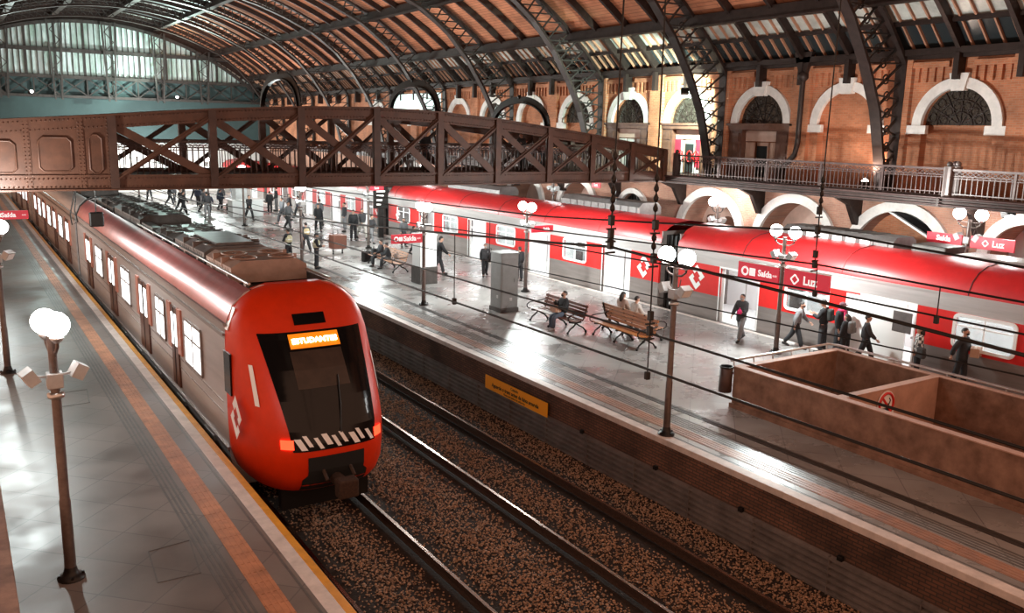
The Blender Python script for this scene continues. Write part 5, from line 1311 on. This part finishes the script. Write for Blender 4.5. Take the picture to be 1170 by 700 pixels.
def person(x, y, face, lab, top, bot, hair='hair', shoe=(.03, .03, .03), skin_m='skin', pose=None, coat=0, cap=None, mask=None, vest=None, fingers=True, group=None, longhair=False, check=None, z=0):
    p = pose or {}; J = pose_joints(p); h = J['h']
    t = thing('person', (x, y, z), face - PI / 2, lab, 'person', group)
    finish(None, body_mesh(J, fingers), M[skin_m], t, 'body')
    finish(None, torso_mesh(J, .045, coat), check or cloth('cloth_%.2f_%.2f_%.2f' % top, top), t, 'coat' if coat else 'jacket')
    finish(None, legs_mesh(J, .032), cloth('cloth_%.2f_%.2f_%.2f' % bot, bot), t, 'trousers')
    hd = J['hd']
    for n in 'lr':
        d = (J['toe' + n] - J['heel' + n]); d.normalize(); a = J['heel' + n]; 
        me = skin([a + d * .05 * h + V3(0, 0, .018), a - d * .03 * h + V3(0, 0, .014), a + d * .14 * h + V3(0, 0, .012), a + d * .25 * h + V3(0, 0, .006), J['an' + n]], [(0, 1), (0, 2), (2, 3), (0, 4)], [(.066 * h, .056 * h), (.05 * h, .05 * h), (.066 * h, .05 * h), (.05 * h, .036 * h), .062 * h], 1); finish(None, me, cloth('cloth_%.2f_%.2f_%.2f' % shoe, shoe), t, 'shoe')
    # hair: crown and back of the head
    b = MB(); nu, nv = 18, 12; cc = (0, -.008, .112); rad = (.088, .108, .098); keep = []
    P = [[(math.sin(PI * q / nv) * math.cos(2 * PI * i / nu), math.sin(PI * q / nv) * math.sin(2 * PI * i / nu), math.cos(PI * q / nv)) for i in range(nu)] for q in range(nv + 1)]
    vs = [hd(cc[0] + p_[0] * rad[0], cc[1] + p_[1] * rad[1], cc[2] + p_[2] * rad[2]) for r_ in P for p_ in r_]
    for q in range(nv):
        for i in range(nu):
            a_ = P[q][i]; c_ = P[q + 1][(i + 1) % nu]; my, mz = (a_[1] + c_[1]) / 2, (a_[2] + c_[2]) / 2
            if mz - my * 1.05 > -.12: keep.append((q * nu + i, (q + 1) * nu + i, (q + 1) * nu + (i + 1) % nu, q * nu + (i + 1) % nu))
    b.add(vs, keep, True)
    if longhair: b.tube([hd(0, -.05, .14), hd(0, -.07, .05), hd(0, -.085, -.05), hd(0, -.085, -.15)], [.06, .085, .08, .04], 10)
    b.build('hair', M['hair'], t, fix=False)
    if cap:
        b = MB(); c = hd(0, .0, .15); b.sph(c, .1 * h, 14, 8, (.98, 1.12, .72)); p0 = hd(0, .085, .145); p1 = hd(0, .175, .125); b.bar(p0, p1, .13 * h, .014); o = b.build('cap', cloth('cloth_%.2f_%.2f_%.2f' % cap, cap), t)
    if mask:
        b = MB(); b.sph(hd(0, .072, .045), .060 * h, 12, 8, (1.05, .75, .8)); b.build('face_mask', cloth('cloth_%.2f_%.2f_%.2f' % mask, mask), t)
    if fingers:
        for s in (-1, 1):
            b = MB(); b.sph(hd(s * .034, .096, .098), .012 * h, 8, 6); b.build('eye', M['black_txt'], t)
    if vest:
        up = (J['ch'] - J['pel']); me = skin([J['pel'] + up * .12, J['sp'], J['ch'], J['nb'] - up.normalized() * .03], [(0, 1), (1, 2), (2, 3)], [(.225 * h, .19 * h), (.23 * h, .195 * h), (.26 * h, .20 * h), (.15 * h, .13 * h)], 1); finish(None, me, cloth('cloth_%.2f_%.2f_%.2f' % vest, vest), t, 'vest')
        b = MB(); c = (J['sp'] + J['ch']) / 2; b.tube([c + V3((.19 * h) * math.cos(a * PI / 10), .165 * h * math.sin(a * PI / 10), -.02) for a in range(21)], .026, 6, False); b.build('vest_band', M['white'], t)
    NP[0] += 1
    return t, J
def at_joint(t, q):   # world point of a person's local point
    return Matrix.Translation(t.location) @ Matrix.Rotation(t.rotation_euler.z, 4, 'Z') @ q
def bag(loc, lab, m, size=(.3, .16, .36), rz=0, strap=None, name='shoulder_bag', cat='bag', soft=.06):
    t = thing(name, loc, rz, lab, cat); b = MB(); b.rbox(-size[0] / 2, size[0] / 2, -size[1] / 2, size[1] / 2, 0, size[2], min(soft, size[1] * .4)); b.build('body', m, t)
    b = MB(); b.rbox(-size[0] * .36, size[0] * .36, -size[1] / 2 - .035, -size[1] / 2 + .02, .04, size[2] * .5, .015); b.build('pocket', m, t)
    b = MB(); b.tube([(-size[0] * .25, 0, size[2] - .01), (-size[0] * .2, 0, size[2] + .1), (size[0] * .2, 0, size[2] + .1), (size[0] * .25, 0, size[2] - .01)] if strap is None else strap, .012, 6); b.build('strap', m, t); return t
def backpack(t, J, lab, m, sc=1.0, low=0):
    h = J['h']; q = J['ch'] + V3(0, -.20 * h, -.26 * h - low); wl = at_joint(t, q)
    return bag(wl, lab, m, (.30 * sc, .17 * sc, .42 * sc), t.rotation_euler.z, [(-.11, .08, .40 * sc), (-.12, .2, .44 * sc), (-.13, .30, .2), (-.12, .1, .02)], 'backpack', 'backpack')
BLK = (.02, .02, .023); DK = (.045, .045, .05); NAVY = (.03, .035, .06); JEAN = (.08, .10, .14); GREY = (.22, .22, .23); PALE = (.55, .53, .5); GRN = (.04, .05, .04)
WALK = dict(leg_l=(24, 12), leg_r=(-20, 18), arm_l=(-18, 8, 15), arm_r=(22, 8, 25))
WALK2 = dict(leg_l=(-18, 20), leg_r=(22, 8), arm_l=(20, 9, 30), arm_r=(-20, 9, 12))
STAND = dict(leg_l=(2, 3), leg_r=(-2, 3), arm_l=(3, 9, 20), arm_r=(0, 8, 15))
PHONE = dict(leg_l=(2, 3), leg_r=(-2, 3), arm_l=(20, 6, 100), arm_r=(15, 8, 90), nod=20)
SIT = dict(sit=True, leg_l=(84, 82), leg_r=(80, 88), arm_l=(25, 8, 55), arm_r=(22, 8, 60), lean=-6, nod=8)
mx = dict
# faces: 0 = +X, PI/2 = away (+Y), PI = towards the left (-X), -PI/2 = towards us
t, J = person(23.7, 19.0, -PI / 2 + .5, 'person in grey jacket with a black shoulder bag, left of the stairwell group', GREY, BLK, pose=mx(WALK2, lean=14, h=1.62), mask=BLK)
bag(at_joint(t, V3(-.33, -.05, .72)), 'black bulging bag behind the grey jacketed person', cloth('bag_black', (.015, .015, .016)), (.34, .2, .36), .5)
t, J = person(23.95, 18.1, PI / 2 + .3, 'person in black with a dark backpack, back turned, second in the stairwell group', BLK, DK, pose=mx(PHONE, h=1.74))
backpack(t, J, 'dark backpack worn by the second person of the stairwell group', cloth('pack_dark', (.03, .032, .03)))
t, J = person(24.1, 17.55, -PI / 2, 'person in dark cap with a crimson scarf in the stairwell group', BLK, BLK, pose=mx(STAND, h=1.74), cap=(.12, .05, .06), mask=(.6, .6, .6))
tt = thing('scarf', at_joint(t, J['nb']), 0, 'crimson scarf hanging on the chest of the capped person', 'scarf'); b = MB(); b.tube([(.11 * math.cos(a * PI / 8), .10 * math.sin(a * PI / 8), .0) for a in range(17)], .045, 8, False); b.bar((-.03, -.15, -.02), (-.06, -.20, -.42), .11, .03, (0, 1, 0)); b.build('cloth', cloth('crimson', (.5, .02, .10)), tt)
t, J = person(23.65, 17.0, PI / 2 + .1, 'short person in black coat wearing a grey backpack, close to the stairwell wall', BLK, BLK, pose=mx(STAND, h=1.5), coat=.12, longhair=True)
backpack(t, J, 'grey backpack worn by the short person in the black coat', cloth('pack_grey', (.2, .2, .2)), .95)
t, J = person(23.85, 16.4, -.9, 'person in dark grey jacket walking right, at the right of the stairwell group', DK, BLK, pose=mx(WALK, h=1.62), hair='hair')
M['check'] = bpy.data.materials.new('checked_cloth'); M['check'].use_nodes = True
_n = M['check'].node_tree; _c = _n.nodes.new('ShaderNodeTexChecker'); _c.inputs['Scale'].default_value = 11; _c.inputs['Color1'].default_value = (.75, .73, .7, 1); _c.inputs['Color2'].default_value = (.03, .03, .03, 1)
_t = _n.nodes.new('ShaderNodeTexCoord'); _n.links.new(_t.outputs['Object'], _c.inputs['Vector']); _n.links.new(_c.outputs['Color'], _n.nodes['Principled BSDF'].inputs['Base Color'])
t, J = person(24.05, 14.75, PI / 2 + .8, 'person in black and white checked shirt standing beside the white train door', PALE, BLK, pose=mx(STAND, h=1.5), check=M['check'], longhair=True)
bag(at_joint(t, V3(-.34, .0, .66)), 'dark tote bag at the side of the person in the checked shirt', cloth('bag_dark', (.05, .045, .045)), (.3, .14, .34), 1.3)
t, J = person(24.05, 13.4, -PI / 2 + .15, 'man in open black jacket holding a cardboard box, right of the stairwell group', BLK, BLK, pose=mx(leg_l=(8, 6), leg_r=(-8, 8), arm_l=(12, 14, 55), arm_r=(-25, 35, 10), h=1.74), coat=.10, mask=BLK)
tt = thing('cardboard_box', at_joint(t, V3(-.17, .27, .98)), t.rotation_euler.z + .3, 'small tan cardboard box held against the man in the black jacket', 'box'); b = MB(); b.rbox(-.2, .2, -.12, .12, 0, .26, .008); b.build('carton', cloth('carton', (.45, .28, .2), .1), tt); b = MB(); b.box(-.2, .2, -.03, .03, .258, .263); b.build('tape', cloth('tape', (.6, .5, .4), .1), tt)
t, J = person(22.78, 20.6, PI + .2, 'person in dark coat walking left past the open door, holding a pink pouch', DK, GREY, pose=mx(WALK, h=1.66, arm_l=(15, 6, 80)), coat=.18, mask=(.3, .3, .3))
tt = thing('pouch', at_joint(t, J['wrl'] + J['fdl'] * .12), 0, 'bright pink pouch in the hand of the person in the dark coat', 'pouch'); b = MB(); b.sph((0, 0, 0), .1, 12, 8, (1, .7, 1.1)); b.build('pouch_body', cloth('pink', (.62, .02, .14)), tt); b = MB(); b.tube([(-.04, 0, .08), (0, 0, .16), (.04, 0, .08)], .01, 6); b.build('loop', cloth('pink', (.62, .02, .14)), tt)
# seated
t, J = person(18.32, 25.0, PI - .1, 'man in black sweater sitting on the red-brown bench with a brown parcel on his lap', BLK, JEAN, shoe=(.4, .4, .42), pose=mx(SIT, h=1.78, lean=-4, nod=-4, arm_l=(30, 10, 80), arm_r=(35, 5, 115)), mask=BLK)
tt = thing('parcel', at_joint(t, V3(.0, .30, .66)), t.rotation_euler.z, 'brown paper parcel on the lap of the man on the bench', 'parcel'); b = MB(); b.rbox(-.2, .2, -.12, .14, 0, .20, .02); b.build('paper_wrap', cloth('kraft', (.45, .24, .16), .15), tt); b = MB(); b.box(-.205, .205, -.01, .02, -.002, .204); b.build('string', cloth('tape', (.6, .5, .4), .1), tt)
person(20.05, 23.75, .05, 'long haired person in tan coat sitting behind the orange-brown bench, seen from behind', (.35, .25, .21), DK, pose=mx(SIT, h=1.76, seat=.52, lean=0), longhair=True)
person(20.05, 23.0, -.05, 'person in pale grey top sitting behind the orange-brown bench, seen from behind', (.50, .47, .45), DK, pose=mx(SIT, h=1.7, seat=.52, lean=0))
t, J = person(18.45, 41.3, PI - .1, 'person in black with a lap bag, left of two on the far bench', BLK, BLK, pose=mx(SIT, h=1.72))
bag(at_joint(t, V3(0, .34, .62)), 'black bag on the lap of the left person on the far bench', cloth('bag_black', (.015, .015, .016)), (.36, .22, .3), t.rotation_euler.z)
t, J = person(18.5, 40.3, PI - .3, 'person in black leaning forward, right of the two on the far bench', BLK, DK, pose=mx(SIT, h=1.68, lean=14))
bag((18.4, 43.0, .0), 'dark wheeled bag standing at the left end of the far bench', M['black_metal'], (.5, .3, .55), .3, None, 'travel_bag')
# walkers in the middle
person(19.78, 37.4, -.2, 'person in black coat striding right behind the white cabinet pillar', BLK, DK, pose=mx(WALK, h=1.92, lean=10), coat=.15)
t, J = person(21.72, 36.2, -PI / 2 - .4, 'person in a pale mask walking toward us, left of the grey cabinet pillar', DK, BLK, pose=mx(WALK2, h=1.6), mask=(.6, .6, .6))
bag(at_joint(t, V3(-.27, -.1, .85)), 'round black bag slung at the side of the masked walker', cloth('bag_black', (.015, .015, .016)), (.26, .2, .4), .2)
person(22.42, 34.2, PI / 2, 'person in black standing in front of the lamp post by the open train door', BLK, BLK, pose=mx(STAND, h=1.62))
# guards
for (x, y, f, lab) in ((14.57, 44.2, PI / 2 + .4, 'guard in pale vest standing with hands together, left of the two'), (15.17, 41.7, -.4, 'guard in pale vest and dark cap, right of the two, nearest the train roof')):
    person(x, y, f, lab, BLK, BLK, pose=mx(STAND, h=1.74, arm_l=(15, 10, 70), arm_r=(15, 10, 70), in_l=.6, in_r=.6), vest=(.62, .58, .38), cap=BLK)
person(16.72, 47.6, PI / 2, 'person in tan backpack just behind the lamp post between the guards', DK, BLK, pose=mx(WALK, h=1.7), vest=(.5, .38, .22))
for (x, y, f, top, bot, po, lab) in (
    (21.14, 51.4, -1.8, BLK, BLK, mx(STAND, h=1.9), 'dark person leftmost of the trio by the far train window'),
    (21.99, 52.0, -1.4, DK, PALE, mx(WALK, h=1.95), 'person in dark top and pale trousers in the middle of the far trio'),
    (21.68, 49.8, -1.2, DK, GREY, mx(WALK2, h=1.75), 'person in dark grey at the right of the far trio'),
    (22.75, 47.5, -1.6, (.12, .12, .13), DK, mx(STAND, h=1.7), 'person in grey standing before the third red car left of the white pillar'),
    (21.99, 44.6, .2, DK, BLK, mx(WALK, h=1.6), 'person walking right between the far bench and the train')):
    person(x, y, f, lab, top, bot, pose=po, fingers=False)
# crowd beneath the bridge: a few templates, then copies
CR = 'crowd far down the platform under the footbridge'
crowd_lab = 'dark clothed person in the far crowd below the footbridge'
tm = [person(18.82, 66, -1.2, 'person in black walking with a case, centre of the far crowd', BLK, BLK, pose=mx(WALK, h=1.85), fingers=False, group=CR)[0],
      person(16.29, 68.3, 1.6, 'person standing alone nearest the platform edge in the far crowd', DK, GREY, pose=mx(STAND, h=1.95), fingers=False, group=CR)[0],
      person(19.46, 58.9, -1.0, 'tall person in grey at the right of the far crowd', (.13, .13, .14), DK, pose=mx(WALK2, h=1.9), fingers=False, group=CR)[0],
      person(18.83, 74.4, .5, 'person pulling a dark case at the left of the far crowd', NAVY, BLK, pose=mx(WALK, h=1.72), fingers=False, group=CR)[0]]
random.seed(5)
spots = [(15.6, 74), (16.4, 76.5), (17.2, 73), (17.9, 78), (16.0, 80), (18.6, 80.5), (19.6, 77), (20.3, 73.5), (21.6, 69.9), (21.4, 64.5), (22.3, 60.5), (22.6, 66), (20.9, 57), (22.4, 56), (17.2, 84), (19.2, 85), (15.4, 86), (21.3, 80), (20.2, 62.5), (17.0, 70.5), (15.2, 71.2), (22.8, 72)]
for i, (x, y) in enumerate(spots):
    c = copy_tree(tm[i % 4]); c.location = (x, y, 0); c.rotation_euler.z = random.uniform(0, 6.28); c['label'] = crowd_lab; c['group'] = CR + ', dark figures'
bag((19.3, 73.6, 0), 'dark wheeled case pulled at the left of the far crowd', M['black_metal'], (.4, .25, .6), .4, None, 'travel_bag')
# people on the footbridge
person(16.4, 32.2, -PI / 2, 'person in a black jacket on the footbridge, leftmost of the three there', BLK, BLK, pose=mx(STAND, h=1.62), fingers=False, z=5.28)
person(21.2, 32.4, PI + .4, 'person in dark clothes on the footbridge near its third hoop', DK, BLK, pose=mx(PHONE, h=1.62), fingers=False, z=5.28)
person(22.5, 32.6, .3, 'person in red-brown top on the footbridge, rightmost of the three', (.2, .07, .05), BLK, pose=mx(WALK, h=1.6), fingers=False, z=5.28)
bpy.data.scenes.remove(tmp)
